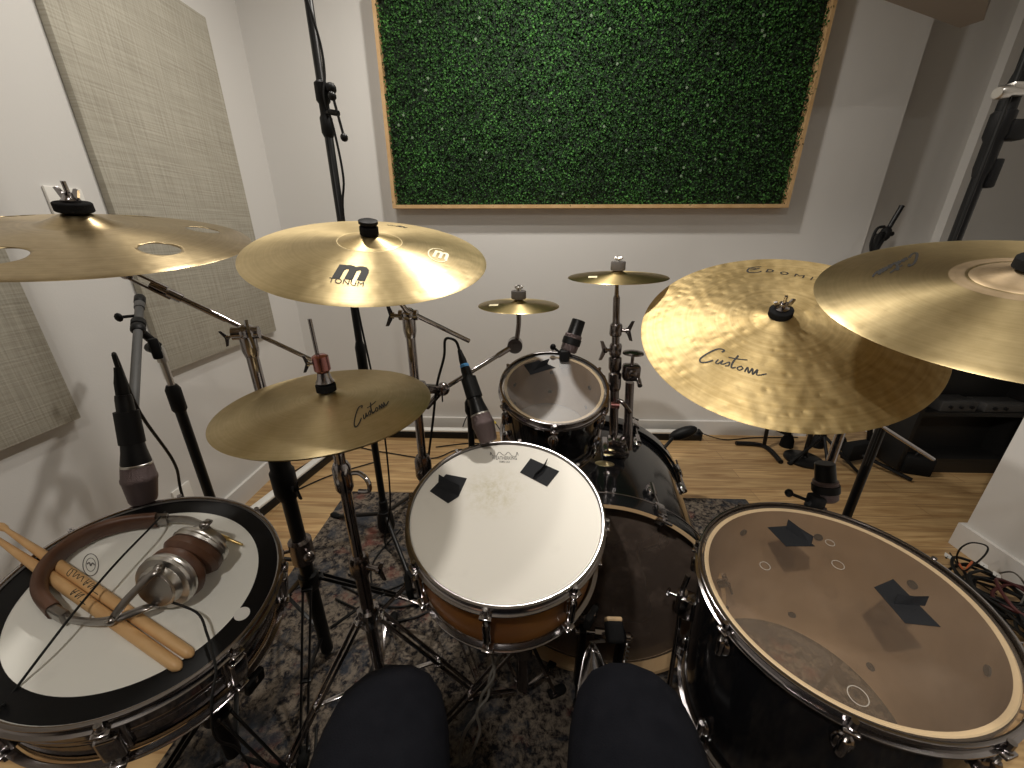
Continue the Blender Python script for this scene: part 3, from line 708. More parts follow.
# floor-tom legs
for k, a in enumerate((148, 268, 28)):
    a = math.radians(a); ca, sa = math.cos(a), math.sin(a)
    iv = F_FT.inverted(); mt = F_FT
    top = mt @ Vector((.222 * ca, .222 * sa, .26)); br = mt @ Vector((.211 * ca, .211 * sa, .17)); foot = Vector((top.x + ca * .035, top.y + sa * .035, .012))
    lower = mt @ Vector((.226 * ca, .226 * sa, .08))
    mb = MB(); mb.tube([top, mt @ Vector((.232 * ca, .232 * sa, .17)), lower, foot], .0055, 10); lg = mb.build('leg', chrome, ftom)
    mb = MB(); mb.profile(foot - Vector((0, 0, .012)), foot + Vector((0, 0, .022)), [(0, .014), (.6, .013), (1, .008)], 14); mb.build('rubber_foot', rubber, lg)
    mb = MB(); mb.box((.214 * ca, .214 * sa, .17), (.03, .034, .06), Matrix.Rotation(a, 3, 'Z'), .006); mb.cyl((.228 * ca, .228 * sa, .14), (.228 * ca, .228 * sa, .205), .011)
    mb.cyl((.23 * ca, .23 * sa, .185), (.255 * ca, .255 * sa, .185), .004); mb.ball((.256 * ca, .256 * sa, .185), .009, 10, (.5, 1.4, .8), Matrix.Rotation(a, 3, 'Z'))
    mb.build('leg_bracket', chrome, ftom, world=False)
# side snare
n_au = Vector((0.257, -0.127, 0.958)).normalized(); c_au = Vector((-0.605, 0.445, 0.621)) - n_au * .006
aux, F_AU = drum('snare_drum', 'chrome-shelled side snare with black ring on its head, under the headphones', c_au, n_au, .1805, .13, 8, math.radians(-20), shell_steel, aux_head_m, clear_reso, 'box', lug_len=.062, inner=shell_steel)
mb = MB(); mb.lathe([(.150, .1304), (.165, .1306), (.1795, .1304)], None, 96); mr = mb.build('mute_ring', mute_ring, aux, world=False)
q = F_AU.inverted() @ Vector((-0.4539, 0.4344, 0.5728)); mb = MB(); mb.cyl((q.x, q.y, .1306), (q.x, q.y, .1312), .011, n=28); mb.build('white_sticker', dot_white, mr, world=False)
mb = MB(); mb.lathe([(.1773, .058), (.1789, .060), (.1789, .070), (.1773, .072)], None, 96); mb.build('shell_bead', shell_steel, aux, world=False)
flat_decal(aux, F_AU, .13, strokes_mesh([([(.5 + .5 * math.cos(a * .524), .5 + .5 * math.sin(a * .524)) for a in range(13)], 1.), ([(.5 + .3 * math.cos(a * .524), .5 + .3 * math.sin(a * .524)) for a in range(13)], .7), ([(.25, .5), (.4, .58), (.5, .45), (.6, .58), (.75, .5)], 1.4)], .03, 1.), (-0.7033, 0.4418, 0.6407), (-0.6812, 0.4437, 0.635), (-0.7314, 0.4747, 0.6526), ink_grey, 'round_stamp')
# ------------------------------------------------------------------ bass drum: local z runs from the front head (0) to the batter side (depth)
BA = math.radians(7.5); bax = Vector((math.sin(BA), math.cos(BA), 0)); BD = .40; BR = .279
bc = Vector((.20, .725, .293))
F_BD = frame(bc + bax * (BD + .02), -bax)
bass = thing('bass_drum', 'black lacquered bass drum standing behind the kick pedal', 'drum', mtx=F_BD)
def bpart(nm, mb, m, par=None, ang=40): return mb.build(nm, m, par or bass, world=False, ang=ang)
mb = MB(); Rs = BR - .004
mb.lathe([(Rs, .0), (Rs, BD)], None, 128, m=0)
mb.lathe([(Rs, BD), (Rs - .003, BD + .002), (Rs - .009, BD - .006), (Rs - .009, .006), (Rs - .003, -.002), (Rs, 0)], None, 128, m=1)
bpart('shell', mb, [lacquer, maple_in])
mb = MB(); mb.lathe([(0, BD + .002), (BR - .02, BD + .002), (BR + .002, BD + .001), (BR + .003, BD - .012)], None, 128); bpart('batter_head', mb, smoky_head)
mb = MB(); mb.lathe([(0, -.002), (BR - .02, -.002), (BR + .002, -.001), (BR + .003, .012)], None, 128); bpart('front_head', mb, mute_ring)
for nm, z0, s in (('batter_hoop', BD, 1), ('front_hoop', 0, -1)):
    mb = MB(); mb.lathe([(BR + .004, z0 - s * .012), (BR + .013, z0 - s * .012), (BR + .014, z0 + s * .02), (BR + .013, z0 + s * .034)], None, 128, m=0)
    mb.lathe([(BR + .013, z0 + s * .034), (BR + .0035, z0 + s * .034), (BR + .003, z0 + s * .0), (BR + .004, z0 - s * .012)], None, 128, m=1)
    h = bpart(nm, mb, [lacquer, hoop_wood])
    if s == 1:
        mb = MB(); mb.lathe([(BR + .0135, z0 - .0125), (BR + .0148, z0 - .0115), (BR + .0148, z0 - .0085), (BR + .0136, z0 - .0075)], None, 128, closed=True); bpart('hoop_highlight', mb, chrome, h)  # bright highlight on the hoop edge, modelled as a thin chrome strip
for side, z0, s in (('batter', BD, 1), ('front', 0, -1)):
    for k in range(8):
        a = math.radians(22.5 + 45 * k); ca, sa = math.cos(a), math.sin(a)
        P = lambda r, z: Vector((r * ca, r * sa, z)); rm = Matrix.Rotation(a, 3, 'Z')
        mb = MB(); mb.ball(P(Rs + .007, z0 - s * .075), .017, 14, (.7, .85, 1.5), rm); mb.cyl(P(Rs + .014, z0 - s * .095), P(Rs + .014, z0 - s * .05), .0075, n=12); lo = bpart('lug', mb, chrome)
        mb = MB(); mb.cyl(P(Rs + .016, z0 - s * .075), P(BR + .021, z0 + s * .052), .0028, n=8); mb.box(P(BR + .021, z0 + s * .055), (.006, .034, .006), rm, .002); bpart('tension_rod', mb, chrome, lo)
        mb = MB(); mb.box(P(BR + .019, z0 + s * .012), (.010, .024, .04), rm, .004); mb.box(P(BR + .010, z0 + s * .037), (.022, .022, .007), rm, .002); bpart('claw', mb, black_metal if a > PI else chrome, lo)
# badge and vent on top, tom bracket plate
mb = MB()
tp = Vector((math.sin(math.radians(-4)), math.cos(math.radians(-4)), 0))
mb.ball((0, Rs + .0005, BD - .16), .026, 20, (1, .05, .55)); bpart('badge', mb, badge_m)
mb = MB(); mb.cyl((0.002, Rs - .004, BD - .115), (0.002, Rs + .0025, BD - .115), .009, .007, 18); bpart('vent_grommet', mb, chrome)
for sx in (-1, 1):
    mb = MB(); p0 = F_BD @ Vector((sx * .24, -.12, .08)); p1 = Vector((p0.x - sx * .10, p0.y + .10, .012))
    mb.tube([p0, p0.lerp(p1, .5), p1], .007, 10); mb.cyl(p1, p1 + Vector((0, 0, -.011)), .011, .007); mb.box(p0, (.03, .04, .05), None, .006); mb.build('spur', chrome, bass)
t = thing('muffling_blanket', 'grey blanket lying inside the bass drum', 'blanket', (.22, .92, .02))
bx = []
mb = MB(); nx, ny = 28, 16; vs = []; fs = []
for i in range(nx + 1):
    for j in range(ny + 1):
        a = math.radians(-135 + 90 * i / nx)
        zz = .03 + (BD - .10) * j / ny; e = noise.noise(Vector((i * .35, j * .4, 2.)))
        r = Rs - .028 - .022 * (e + .6) - .02 * math.sin(PI * i / nx)
        vs.append(F_BD @ Vector((r * math.cos(a), r * math.sin(a), zz)))
for i in range(nx):
    for j in range(ny): o = i * (ny + 1) + j; fs.append([o, o + 1, o + ny + 2, o + ny + 1])
mb.add(vs, fs); bo = mb.build('cloth', blanket_m, t, ang=80)
sm = bo.modifiers.new('thick', 'SOLIDIFY'); sm.thickness = .012

# tom holder with the splash post
th = thing('tom_holder', 'dark chrome double tom holder rising from the bass drum behind the rack tom', 'tom holder', (.262, 1.0, .575))
B0 = Vector((.262, .985, .572))
mb = MB(); mb.box(B0 + V3(0, -.02, .012), (.07, .085, .022), Matrix.Rotation(-BA, 3, 'Z'), .006); mb.box(B0 + V3(-.002, -.04, .035), (.05, .045, .035), Matrix.Rotation(-BA, 3, 'Z'), .008); mb.build('base_bracket', chrome, th)
pt = Vector((0.24, 1.037, 1.046)) - Vector((-0.026, -0.03, 1)).normalized() * .012
pA = B0 + V3(0, 0, .02)
mb = MB(); mb.profile(pA, pA.lerp(pt, .40), [(0, .0125), (1, .0125)], 18); mb.build('lower_tube', dark_chrome, th)
mb = MB(); mb.profile(pA.lerp(pt, .36), pA.lerp(pt, .56), [(0, .0165), (.1, .0175), (.45, .0175), (.5, .013), (.62, .0175), (.95, .0175), (1, .012)], 18); mb.build('memory_lock', dark_chrome, th)
mb = MB(); mb.profile(pA.lerp(pt, .54), pt, [(0, .0105), (.48, .0105), (.5, .0095), (.8, .009), (.84, .006), (1, .0045)], 16); mb.build('upper_post', dark_chrome, th)
def wing(mb, p, d, s=1.):
    p = Vector(p); d = Vector(d).normalized(); u = Vector((0, 0, 1)); u = (u - d * u.dot(d)).normalized()
    mb.cyl(p, p + d * .022 * s, .0045 * s, n=10); mb.cyl(p + d * .014 * s, p + d * .022 * s, .008 * s, n=12)
    for q in (1, -1):
        mb.prism([p + d * .018 * s - u.cross(d) * .0025 * s, p + d * .018 * s + u * q * .010 * s - u.cross(d) * .0025 * s, p + d * .026 * s + u * q * .026 * s - u.cross(d) * .0025 * s, p + d * .034 * s + u * q * .027 * s - u.cross(d) * .0025 * s, p + d * .026 * s - u.cross(d) * .0025 * s], u.cross(d) * .005 * s)
for tt, dd in ((.60, (-1, -.25, 0)), (.72, (1, -.3, 0)), (.38, (-1, -.35, .15))):
    p = pA.lerp(pt, tt); mb = MB(); d = Vector(dd).normalized()
    mb.profile(p + V3(0, 0, -.016), p + V3(0, 0, .016), [(0, .0145), (.15, .0165), (.85, .0165), (1, .0145)], 16); wing(mb, p + d * .012, d); mb.build('wing_clamp', dark_chrome, th)
# second receiver with L-rod
q0 = Vector((.305, .99, .565)); q1 = Vector((0.2933, 1, 0.799))
mb = MB(); mb.profile(q0, q1 - V3(0, 0, .03), [(0, .0145), (.4, .0145), (.42, .012), (1, .012)], 16); mb.build('lower_tube', dark_chrome, th)
mb = MB(); mb.box(q1, (.045, .04, .045), None, .008); mb.ball(q1, .024, 14); mb.build('ball_clamp', dark_chrome, th)
mb = MB(); mb.cyl(q1 + V3(0, 0, .02), q1 + V3(0, 0, .048), .0045); mb.profile(q1 + V3(0, 0, .046), q1 + V3(0, 0, .060), [(0, .010), (.4, .028), (.7, .027), (1, .01)], 18); mb.build('wing_knob', dark_chrome, th)
mb = MB(); mb.tube([q1 + V3(-.01, 0, 0), q1 + V3(.015, -.01, -.012), (0.3096, 0.96, 0.774)], .0065, 10); mb.build('rod_tip', chrome, th)
mb = MB(); mb.tube([pA.lerp(pt, .28) , (0.274, 0.985, 0.716), (0.2979, 0.97, 0.6898)], .006, 10); mb.tube([(0.2207, 0.95, 0.7131), (0.2069, 0.93, 0.675), (0.1951, 0.9, 0.6248)], .008, 10); mb.box((0.2155, 0.955, 0.7226), (.03, .03, .05), None, .007); mb.build('tom_arm', chrome, th)
mb = MB(); p = Vector((0.2409, 0.97, 0.7132)); mb.cyl(p, p + V3(.022, -.004, 0), .009); mb.build('tinted_bushing', red_reflect_chrome, th)
felt_nut(th, F_S10, .017, .0185, .022, 'small', felt_grey)

# ------------------------------------------------------------------ stands
def tripod(parent, base, hub_z, slide_z, feet, r, mat, foot_r=.013, double=True, brace=True):
    b = Vector(base)
    mb = MB(); mb.profile(b + V3(0, 0, hub_z - .025), b + V3(0, 0, hub_z + .025), [(0, .021), (.1, .024), (.9, .024), (1, .018)], 18); mb.build('leg_collar', mat, parent)
    for f in feet:
        f = Vector(f); d = (f - b); d.z = 0; d.normalize(); s = Vector((-d.y, d.x, 0))
        top = b + V3(0, 0, hub_z) + d * .022
        mb = MB()
        if double:
            for q in (-1, 1):
                mb.bar(top + s * q * .010, f + s * q * .007 + V3(0, 0, .008), .004, .009, (0, 0, 1), .001)
            mb.bar(top.lerp(f, .93) - s * .012, top.lerp(f, .93) + s * .012, .012, .006, (0, 0, 1), .001); mb.bar(top.lerp(f, .02) - s * .013, top.lerp(f, .02) + s * .013, .012, .006, (0, 0, 1), .001); mb.bar(top.lerp(f, .56) - s * .013, top.lerp(f, .56) + s * .013, .012, .005, (0, 0, 1), .001)
        else:
            mb.tube([top, f + V3(0, 0, .008)], r, 10)
        lg = mb.build('leg', mat, parent)
        if brace:
            m = top.lerp(f, .55); mb = MB(); q0 = b + V3(0, 0, slide_z) + d * .02; mb.bar(q0, m, .010, .004, (0, 0, 1), .001); mb.build('brace', mat, lg)
        mb = MB(); mb.profile(f - d * .018 + V3(0, 0, foot_r), f + d * .03 + V3(0, 0, foot_r * .95), [(0, foot_r * .85), (.3, foot_r), (.85, foot_r * .95), (1, foot_r * .6)], 12); mb.build('rubber_foot', rubber, lg)
def ring_feet(b, r, a0, n=3): return [Vector((b[0] + r * math.cos(math.radians(a0 + k * 360 / n)), b[1] + r * math.sin(math.radians(a0 + k * 360 / n)), 0.002)) for k in range(n)]
def stem(parent, fr, z0, z1, mat=chrome):
    mb = MB(); mb.cyl(fr @ Vector((0, 0, z0)), fr @ Vector((0, 0, z1)), .0042, n=10)
    mb.profile(fr @ Vector((0, 0, z0 - .012)), fr @ Vector((0, 0, z0 + .012)), [(0, .008), (.6, .010), (.7, .018), (1, .018)], 16); mb.build('cymbal_stem', mat, parent)

# left crash boom stand
LB = Vector((-.559, .743, 0)); LT = Vector((-.559, .743, .965))
st = thing('cymbal_stand', 'boom cymbal stand with black lower tube between side snare and hi-hat', 'cymbal stand', LB)
mb = MB(); mb.profile(LB + V3(0, 0, .03), LB + V3(0, 0, .62), [(0, .0165), (1, .0165)], 18); mb.build('lower_tube', black_metal, st)
mb = MB(); mb.profile(LB + V3(0, 0, .60), LT, [(0, .0115), (1, .0115)], 18); mb.build('upper_tube', chrome, st)
mb = MB(); mb.profile(LB + V3(0, 0, .56), LB + V3(0, 0, .70), [(0, .019), (.15, .0265), (.55, .0265), (.6, .022), (1, .02)], 18); wing(mb, LB + V3(.02, -.012, .60), (1, -.4, 0), .9); mb.build('height_clamp', black_plastic, st)
mb = MB(); mb.profile(LB + V3(0, 0, .36), LB + V3(0, 0, .44), [(0, .02), (.1, .027), (.9, .027), (1, .02)], 18); wing(mb, LB + V3(-.02, -.015, .41), (-1, -.4, 0), 1.); mb.ball(LB + V3(.03, -.02, .40), .014, 10); mb.build('multi_clamp', dark_chrome, st)
tl = Vector((-0.688, 0.705, 1.0642)); tail = Vector((-0.4745, 0.81, 0.8863))
mb = MB(); mb.ball(LT, .019, 16, (1, 1, .9)); mb.cyl(LT - V3(.02, .012, 0), LT + V3(.024, .004, 0), .013); wing(mb, LT + V3(.012, -.02, .002), (.75, -.6, .15), 1.); wing(mb, LT + V3(-.018, -.012, -.004), (-.8, -.5, -.2), .6); mb.profile(LT - V3(0, 0, .05), LT - V3(0, 0, .005), [(0, .0125), (.3, .0155), (1, .0155)], 16); mb.build('boom_clamp', chrome, st)
mb = MB(); mb.profile(tl, tail, [(0, .0055), (.42, .0062), (.421, .0048), (1, .0048)], 12); mb.build('boom_arm', chrome, st)
d = (tail - tl).normalized()
mb = MB()
for q in (-1, 1): mb.bar(tl - d * .035 + V3(0, 0, .008 * q), tl + d * .03 + V3(0, 0, .010 * q), .014, .004, (0, 0, 1), .001)
mb.cyl(tl + d * .028 - V3(0, 0, .0), tl + d * .05, .009); mb.ball(tl - d * .035, .012, 12)
tc = F_CL @ Vector((0, 0, -.030)); mb.tube([tl - d * .03, tl.lerp(tc, .6), tc], .0075, 10); mb.build('tilter', chrome, st)
stem(st, F_CL, -.012, .06); felt_nut(st, F_CL, .043, .0235, .014, 'wing')
tripod(st, LB, .30, .10, [(-.80, .88, .002), (-.33, .92, .002), (-.50, .50, .002)], .008, black_metal)

# crash (m logo) stand
TB = Vector((-.252, .83, 0)); TT = Vector((-.252, .83, .985))
st = thing('cymbal_stand', 'straight chrome cymbal stand left of the snare carrying the m-logo cymbal', 'cymbal stand', TB)
mb = MB(); mb.profile(TB + V3(0, 0, .08), TB + V3(0, 0, .60), [(0, .0145), (1, .0145)], 18); mb.build('lower_tube', dark_chrome, st)
mb = MB(); mb.profile(TB + V3(0, 0, .58), TT, [(0, .0105), (1, .0105)], 18); mb.build('upper_tube', chrome, st)
mb = MB(); mb.profile(TB + V3(0, 0, .565), TB + V3(0, 0, .63), [(0, .0175), (.15, .021), (.8, .021), (1, .016)], 18); mb.cyl(TB + V3(0, -.015, .60), TB + V3(.0, -.04, .60), .005); mb.build('height_clamp', dark_chrome, st)
tail2 = Vector((-0.1321, 0.9, 0.9091)); tc = F_TO @ Vector((0, 0, -.035))
mb = MB(); mb.ball(TT, .017, 14); mb.cyl(TT - V3(.02, .0, 0), TT + V3(.02, 0, 0), .0115); wing(mb, TT + V3(-.015, -.01, 0), (-1, -.2, .1), .9); mb.profile(TT - V3(0, 0, .05), TT, [(0, .0115), (.3, .0145), (1, .0145)], 16); mb.build('boom_clamp', chrome, st)
mb = MB(); mb.tube([tc + V3(.01, 0, -.005), TT + V3(.0, -.012, .012), tail2], .0055, 10, smooth=False); mb.build('boom_arm', chrome, st)
mb = MB(); mb.cyl(tc, F_TO @ Vector((0, 0, -.012)), .009); mb.ball(tc, .014, 12); mb.build('tilter', chrome, st)
stem(st, F_TO, -.012, .06); felt_nut(st, F_TO, .036, .0165, .015, 'knob')
tripod(st, TB, .26, .09, [(-.46, .62 + .25, .002), (-.14, 1.06, .002), (-.10, .66, .002)], .008, dark_chrome)
# arm for the small splash clamped to that stand
cl = Vector((-.252, .83, .812)); el = Vector((-0.1967, 0.87, 0.7954)); s8 = Vector((-0.0227, 0.97, 0.8806))
t = thing('splash_mount', 'thin chrome clamp rod reaching to the smaller splash', 'clamp mount', (-.25, .83, .80))
mb = MB(); mb.box(cl + V3(.0, -.012, 0), (.05, .045, .04), None, .008); mb.bar(cl + V3(.02, 0, 0), el, .02, .022, (0, 0, 1), .005); mb.bar(cl + V3(.02, .0, -.05), el + V3(-.01, 0, -.012), .012, .012, (0, 0, 1), .003); mb.ball(el, .017, 14); wing(mb, el + V3(.0, -.012, 0), (0.2, -1, 0), .7); mb.build('post_clamp', dark_chrome, t)
mb = MB(); mb.cyl(el, s8, .0058, n=12); mb.profile(s8.lerp(el, .25), s8, [(0, .0075), (1, .0075)], 12); mb.build('rod', chrome, t)
mb = MB(); mb.cyl(s8 - V3(.0, .014, 0), s8 + V3(0, .014, 0), .0195, n=20); mb.cyl(s8 - V3(0, .02, 0), s8 + V3(0, .02, 0), .009); mb.build('tilter', dark_chrome, t)
mb = MB(); a = F_S8 @ Vector((0, 0, -.012)); mb.tube([s8 + V3(.004, 0, .01), a.lerp(s8, .4) + V3(.004, 0, 0), a], .0062, 10); mb.cyl(a, F_S8 @ Vector((0, 0, .05)), .003); mb.build('stem', dark_chrome, t)
felt_nut(t, F_S8, .0165, .0185, .020, 'small', felt_grey)

# hi-hat stand
HB = Vector((-.346, .617, 0)); hh = Vector((-0.346, 0.617, 0.867))
st = thing('hi_hat_stand', 'chrome hi-hat stand with tripod legs and black pedal by the left knee', 'hi-hat stand', HB)
mb = MB(); mb.profile(HB + V3(0, 0, .12), HB + V3(0, 0, .50), [(0, .0135), (1, .0135)], 18); mb.build('lower_tube', dark_chrome, st)
mb = MB(); mb.profile(HB + V3(0, 0, .48), HB + V3(0, 0, .825), [(0, .0105), (.94, .0105), (.95, .017), (1, .017)], 18); mb.build('upper_tube', chrome, st)
mb = MB(); mb.profile(HB + V3(0, 0, .465), HB + V3(0, 0, .515), [(0, .018), (.15, .0205), (.85, .0205), (1, .015)], 18); mb.cyl(HB + V3(0, 0, .49), HB + V3(.045, -.012, .49), .0055); wing(mb, HB + V3(.03, -.01, .49), (1, -.2, 0), .9); mb.build('height_clamp', dark_chrome, st)
mb = MB(); mb.profile(HB + V3(0, 0, .68), HB + V3(0, 0, .745), [(0, .013), (.15, .017), (.85, .017), (1, .013)], 18); mb.tube([HB + V3(.012, 0, .72), HB + V3(.035, -.004, .725), HB + V3(.052, -.01, .712), HB + V3(.052, -.01, .69), HB + V3(.03, -.006, .685)], .0045, 8); mb.build('wing_collar', chrome, st)
mb = MB(); mb.cyl(HB + V3(0, 0, .80), HB + V3(-.006, 0, 1.02), .0033, n=10); mb.build('pull_rod', chrome, st)
mb = MB(); c0 = hh + V3(0, 0, .026)
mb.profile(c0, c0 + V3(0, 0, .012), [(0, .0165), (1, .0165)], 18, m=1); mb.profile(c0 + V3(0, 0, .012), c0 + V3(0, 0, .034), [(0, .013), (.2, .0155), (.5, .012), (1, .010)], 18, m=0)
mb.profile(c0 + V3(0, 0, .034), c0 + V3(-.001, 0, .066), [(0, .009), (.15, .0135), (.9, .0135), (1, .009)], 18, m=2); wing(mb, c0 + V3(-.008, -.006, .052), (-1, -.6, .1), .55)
mb.build('clutch', [chrome, felt_black, red_reflect_chrome], st)
tripod(st, HB, .34, .12, [(-.535, .478, .002), (-.112, .655, .002), (-.40, .845, .002)], .008, chrome)
pd = Vector((-.21, .34, .0))
mb = MB(); a = HB + V3(.012, -.03, .055); b = Vector((-.24, .33, .03)); mb.bar(a, b, .075, .010, (0, 0, 1), .003); mb.build('footboard', black_metal, st)
mb = MB(); mb.bar(HB + V3(0, -.02, .012), Vector((-.24, .31, .010)), .085, .008, (0, 0, 1), .002); mb.box(Vector((-.237, .315, .022)), (.085, .05, .03), None, .005); mb.box(HB + V3(0, 0, .065), (.07, .06, .13), None, .008); mb.build('pedal_frame', black_metal, st)

# ride stand
RB = Vector((.905, 1.0, 0)); RT = Vector((0.9006, 1, 0.6937))
st = thing('cymbal_stand', 'chrome boom stand behind the floor tom carrying the ride', 'cymbal stand', RB)
mb = MB(); mb.profile(RB + V3(0, 0, .1), RB + V3(0, 0, .45), [(0, .0145), (1, .0145)], 18); mb.build('lower_tube', dark_chrome, st)
mb = MB(); mb.profile(RB + V3(0, 0, .43), V3(RB.x, RB.y, RT.z), [(0, .0115), (1, .0115)], 18); mb.build('upper_tube', chrome, st)
RT = V3(RB.x, RB.y, RT.z)
rtail = Vector((1.3103, 1.1, 0.4804)); rc = F_RI @ Vector((0, 0, -.035))
mb = MB(); mb.ball(RT, .019, 14); mb.cyl(RT - V3(0, .02, 0), RT + V3(0, .02, 0), .013); wing(mb, RT + V3(0, .015, 0), (.3, 1, 0), 1.); mb.build('boom_clamp', chrome, st)
mb = MB(); mb.tube([rc, RT + V3(.0, -.01, .012), rtail], .0062, 10, smooth=False); mb.build('boom_arm', chrome, st)
mb = MB(); mb.cyl(rc, F_RI @ Vector((0, 0, -.01)), .010); mb.ball(rc, .015, 12); mb.build('tilter', chrome, st)
stem(st, F_RI, -.01, .058); felt_nut(st, F_RI, .034, .0205, .014, 'wing')
tripod(st, RB, .27, .1, ring_feet(RB, .27, 25), .008, dark_chrome)
# right crash stand
CB = Vector((1.16, .62, 0)); CT = Vector((1.16, .62, .93)); cc = F_CR @ Vector((0, 0, -.035))
st = thing('cymbal_stand', 'chrome boom stand at the far right of the kit beside the floor tom', 'cymbal stand', CB)
mb = MB(); mb.profile(CB + V3(0, 0, .1), CB + V3(0, 0, .5), [(0, .0145), (1, .0145)], 18); mb.build('lower_tube', chrome, st)
mb = MB(); mb.profile(CB + V3(0, 0, .48), CT, [(0, .0115), (1, .0115)], 18); mb.build('upper_tube', chrome, st)
mb = MB(); mb.ball(CT, .019, 14); mb.cyl(CT - V3(0, .02, 0), CT + V3(0, .02, 0), .013); mb.build('boom_clamp', chrome, st)
mb = MB(); mb.tube([cc, CT + V3(0, -.01, .012), CT + (CT - cc) * .2], .0062, 10, smooth=False); mb.build('boom_arm', chrome, st)
mb = MB(); mb.cyl(cc, F_CR @ Vector((0, 0, -.01)), .010); mb.ball(cc, .015, 12); mb.build('tilter', chrome, st)
stem(st, F_CR, -.01, .062); felt_nut(st, F_CR, .040, .0225, .015, 'wing')
tripod(st, CB, .27, .1, ring_feet(CB, .26, 80), .008, chrome)

# snare stand
SB = Vector((.005, .62, 0)); sc = F_SN @ Vector((0, 0, -.03))
st = thing('snare_stand', 'dark chrome snare stand under the amber snare drum', 'snare stand', SB)
mb = MB(); mb.profile(SB + V3(0, 0, .10), V3(SB.x, SB.y, sc.z - .05), [(0, .014), (.55, .014), (.56, .0105), (1, .0105)], 18); mb.build('centre_tube', dark_chrome, st)
mb = MB(); mb.ball(V3(SB.x, SB.y, sc.z - .05), .024, 14); mb.cyl(V3(SB.x, SB.y, sc.z - .05), sc, .012); mb.build('basket_hub', dark_chrome, st)
for k in range(3):
    a = math.radians(-60 + 120 * k); mb = MB()
    e = F_SN @ Vector((.188 * math.cos(a), .188 * math.sin(a), -.020)); e2 = F_SN @ Vector((.197 * math.cos(a), .197 * math.sin(a), .012))
    mb.tube([sc, sc.lerp(e, .6) - V3(0, 0, .012), e, e2], .0055, 10); ar = mb.build('basket_arm', dark_chrome, st)
    mb = MB(); mb.box(F_SN @ Vector((.196 * math.cos(a), .196 * math.sin(a), -.005)), (.012, .034, .036), F_SN.to_3x3() @ Matrix.Rotation(a, 3, 'Z'), .004); mb.build('rubber_grip', rubber, ar)
tripod(st, SB, .25, .09, [(0.0942, 0.6599, 0.002), (-.20, .57, .002), (-.13, .84, .002)], .008, dark_chrome)
# side-snare stand
AB = Vector((-.62, .47, 0)); sc = F_AU @ Vector((0, 0, -.03))
st = thing('snare_stand', 'dark tripod stand under the chrome side snare', 'snare stand', AB)
mb = MB(); mb.profile(AB + V3(0, 0, .10), V3(AB.x, AB.y, sc.z - .04), [(0, .014), (.55, .014), (.56, .0105), (1, .0105)], 18); mb.build('centre_tube', black_metal, st)
mb = MB(); mb.ball(V3(AB.x, AB.y, sc.z - .04), .024, 14); mb.cyl(V3(AB.x, AB.y, sc.z - .04), sc, .012); mb.build('basket_hub', dark_chrome, st)
for k in range(3):
    a = math.radians(5 + 120 * k); mb = MB()
    e = F_AU @ Vector((.188 * math.cos(a), .188 * math.sin(a), -.020)); e2 = F_AU @ Vector((.197 * math.cos(a), .197 * math.sin(a), .012))
    mb.tube([sc, sc.lerp(e, .6) - V3(0, 0, .012), e, e2], .0055, 10); ar = mb.build('basket_arm', dark_chrome, st)
    mb = MB(); mb.box(F_AU @ Vector((.196 * math.cos(a), .196 * math.sin(a), -.005)), (.012, .034, .036), F_AU.to_3x3() @ Matrix.Rotation(a, 3, 'Z'), .004); mb.build('rubber_grip', rubber, ar)
tripod(st, AB, .25, .09, [(-.42, .42, .002), (-.80, .34, .002), (-.74, .66, .002)], .008, black_metal)

# ------------------------------------------------------------------ kick pedal
t = thing('kick_pedal', 'kick drum pedal with chrome footboard and black beater by the right knee', 'pedal', (.19, .60, 0))
ax = Vector((.203, .672, .225)); X = Vector((1, -.1, 0)).normalized()
mb = MB(); mb.cyl(ax - X * .058, ax + X * .062, .0055, n=12); mb.profile(ax - X * .066, ax - X * .05, [(0, .007), (.2, .009), (1, .009)], 12); mb.cyl(ax - X * .018, ax + X * .012, .013, n=8); mb.profile(ax + X * .05, ax + X * .072, [(0, .011), (.8, .011), (1, .007)], 12); mb.build('axle', chrome, t)
for s in (-1, 1):
    p = ax + X * s * .048
    mb = MB(); mb.bar(V3(p.x, p.y + .012, .012), p + V3(0, 0, .012), .018, .026, (0, 1, 0), .005); mb.build('upright', black_metal, t)
mb = MB(); mb.bar(V3(.203, .70, .008), V3(.165, .40, .008), .10, .008, (0, 0, 1), .002); mb.box((.203, .705, .018), (.08, .05, .03), None, .006); mb.build('base_plate', black_metal, t)
bp = Vector((0.2024, 0.585, 0.3514))
mb = MB(); mb.cyl(ax, bp, .0035, n=8); mb.build('beater_rod', chrome, t)
bd = (bp - ax).normalized(); yv = Vector((0, 1, 0)); fw = (yv - bd * yv.dot(bd)).normalized(); sx = bd.cross(fw)
mt = Matrix((sx, fw, bd)).transposed()
mb = MB(); mb.box(bp, (.036, .042, .040), mt, .007, seg=3, m=0); mb.box(bp + fw * .023, (.034, .010, .036), mt, .004, m=1); mb.build('beater', [felt_black, hoop_wood], t)
fb0 = Vector((0.1755, 0.655, 0.2185)); fb1 = Vector((.165, .42, .055))
mb = MB(); d = (fb1 - fb0); s = X * 1.; up = s.cross(d).normalized()
rows = []
for i in range(15):
    u = i / 14; w = .006 + .036 * min(1, (u / .35)) ** .6; c = fb0 + d * u
    hgt = .010 * math.sin(PI * min(1, u / .5)) * (1 if u < .5 else .0)
    rows.append([c + s * w * q + up * (-.010 * abs(q) ** 2 * (1 if u < .6 else .3) + .002) for q in (-1, -.85, -.5, 0, .5, .85, 1)])
mb.ring(rows, closed=False); fbo = mb.build('footboard', chrome, t, ang=60); sm = fbo.modifiers.new('thick', 'SOLIDIFY'); sm.thickness = .004
mb = MB()
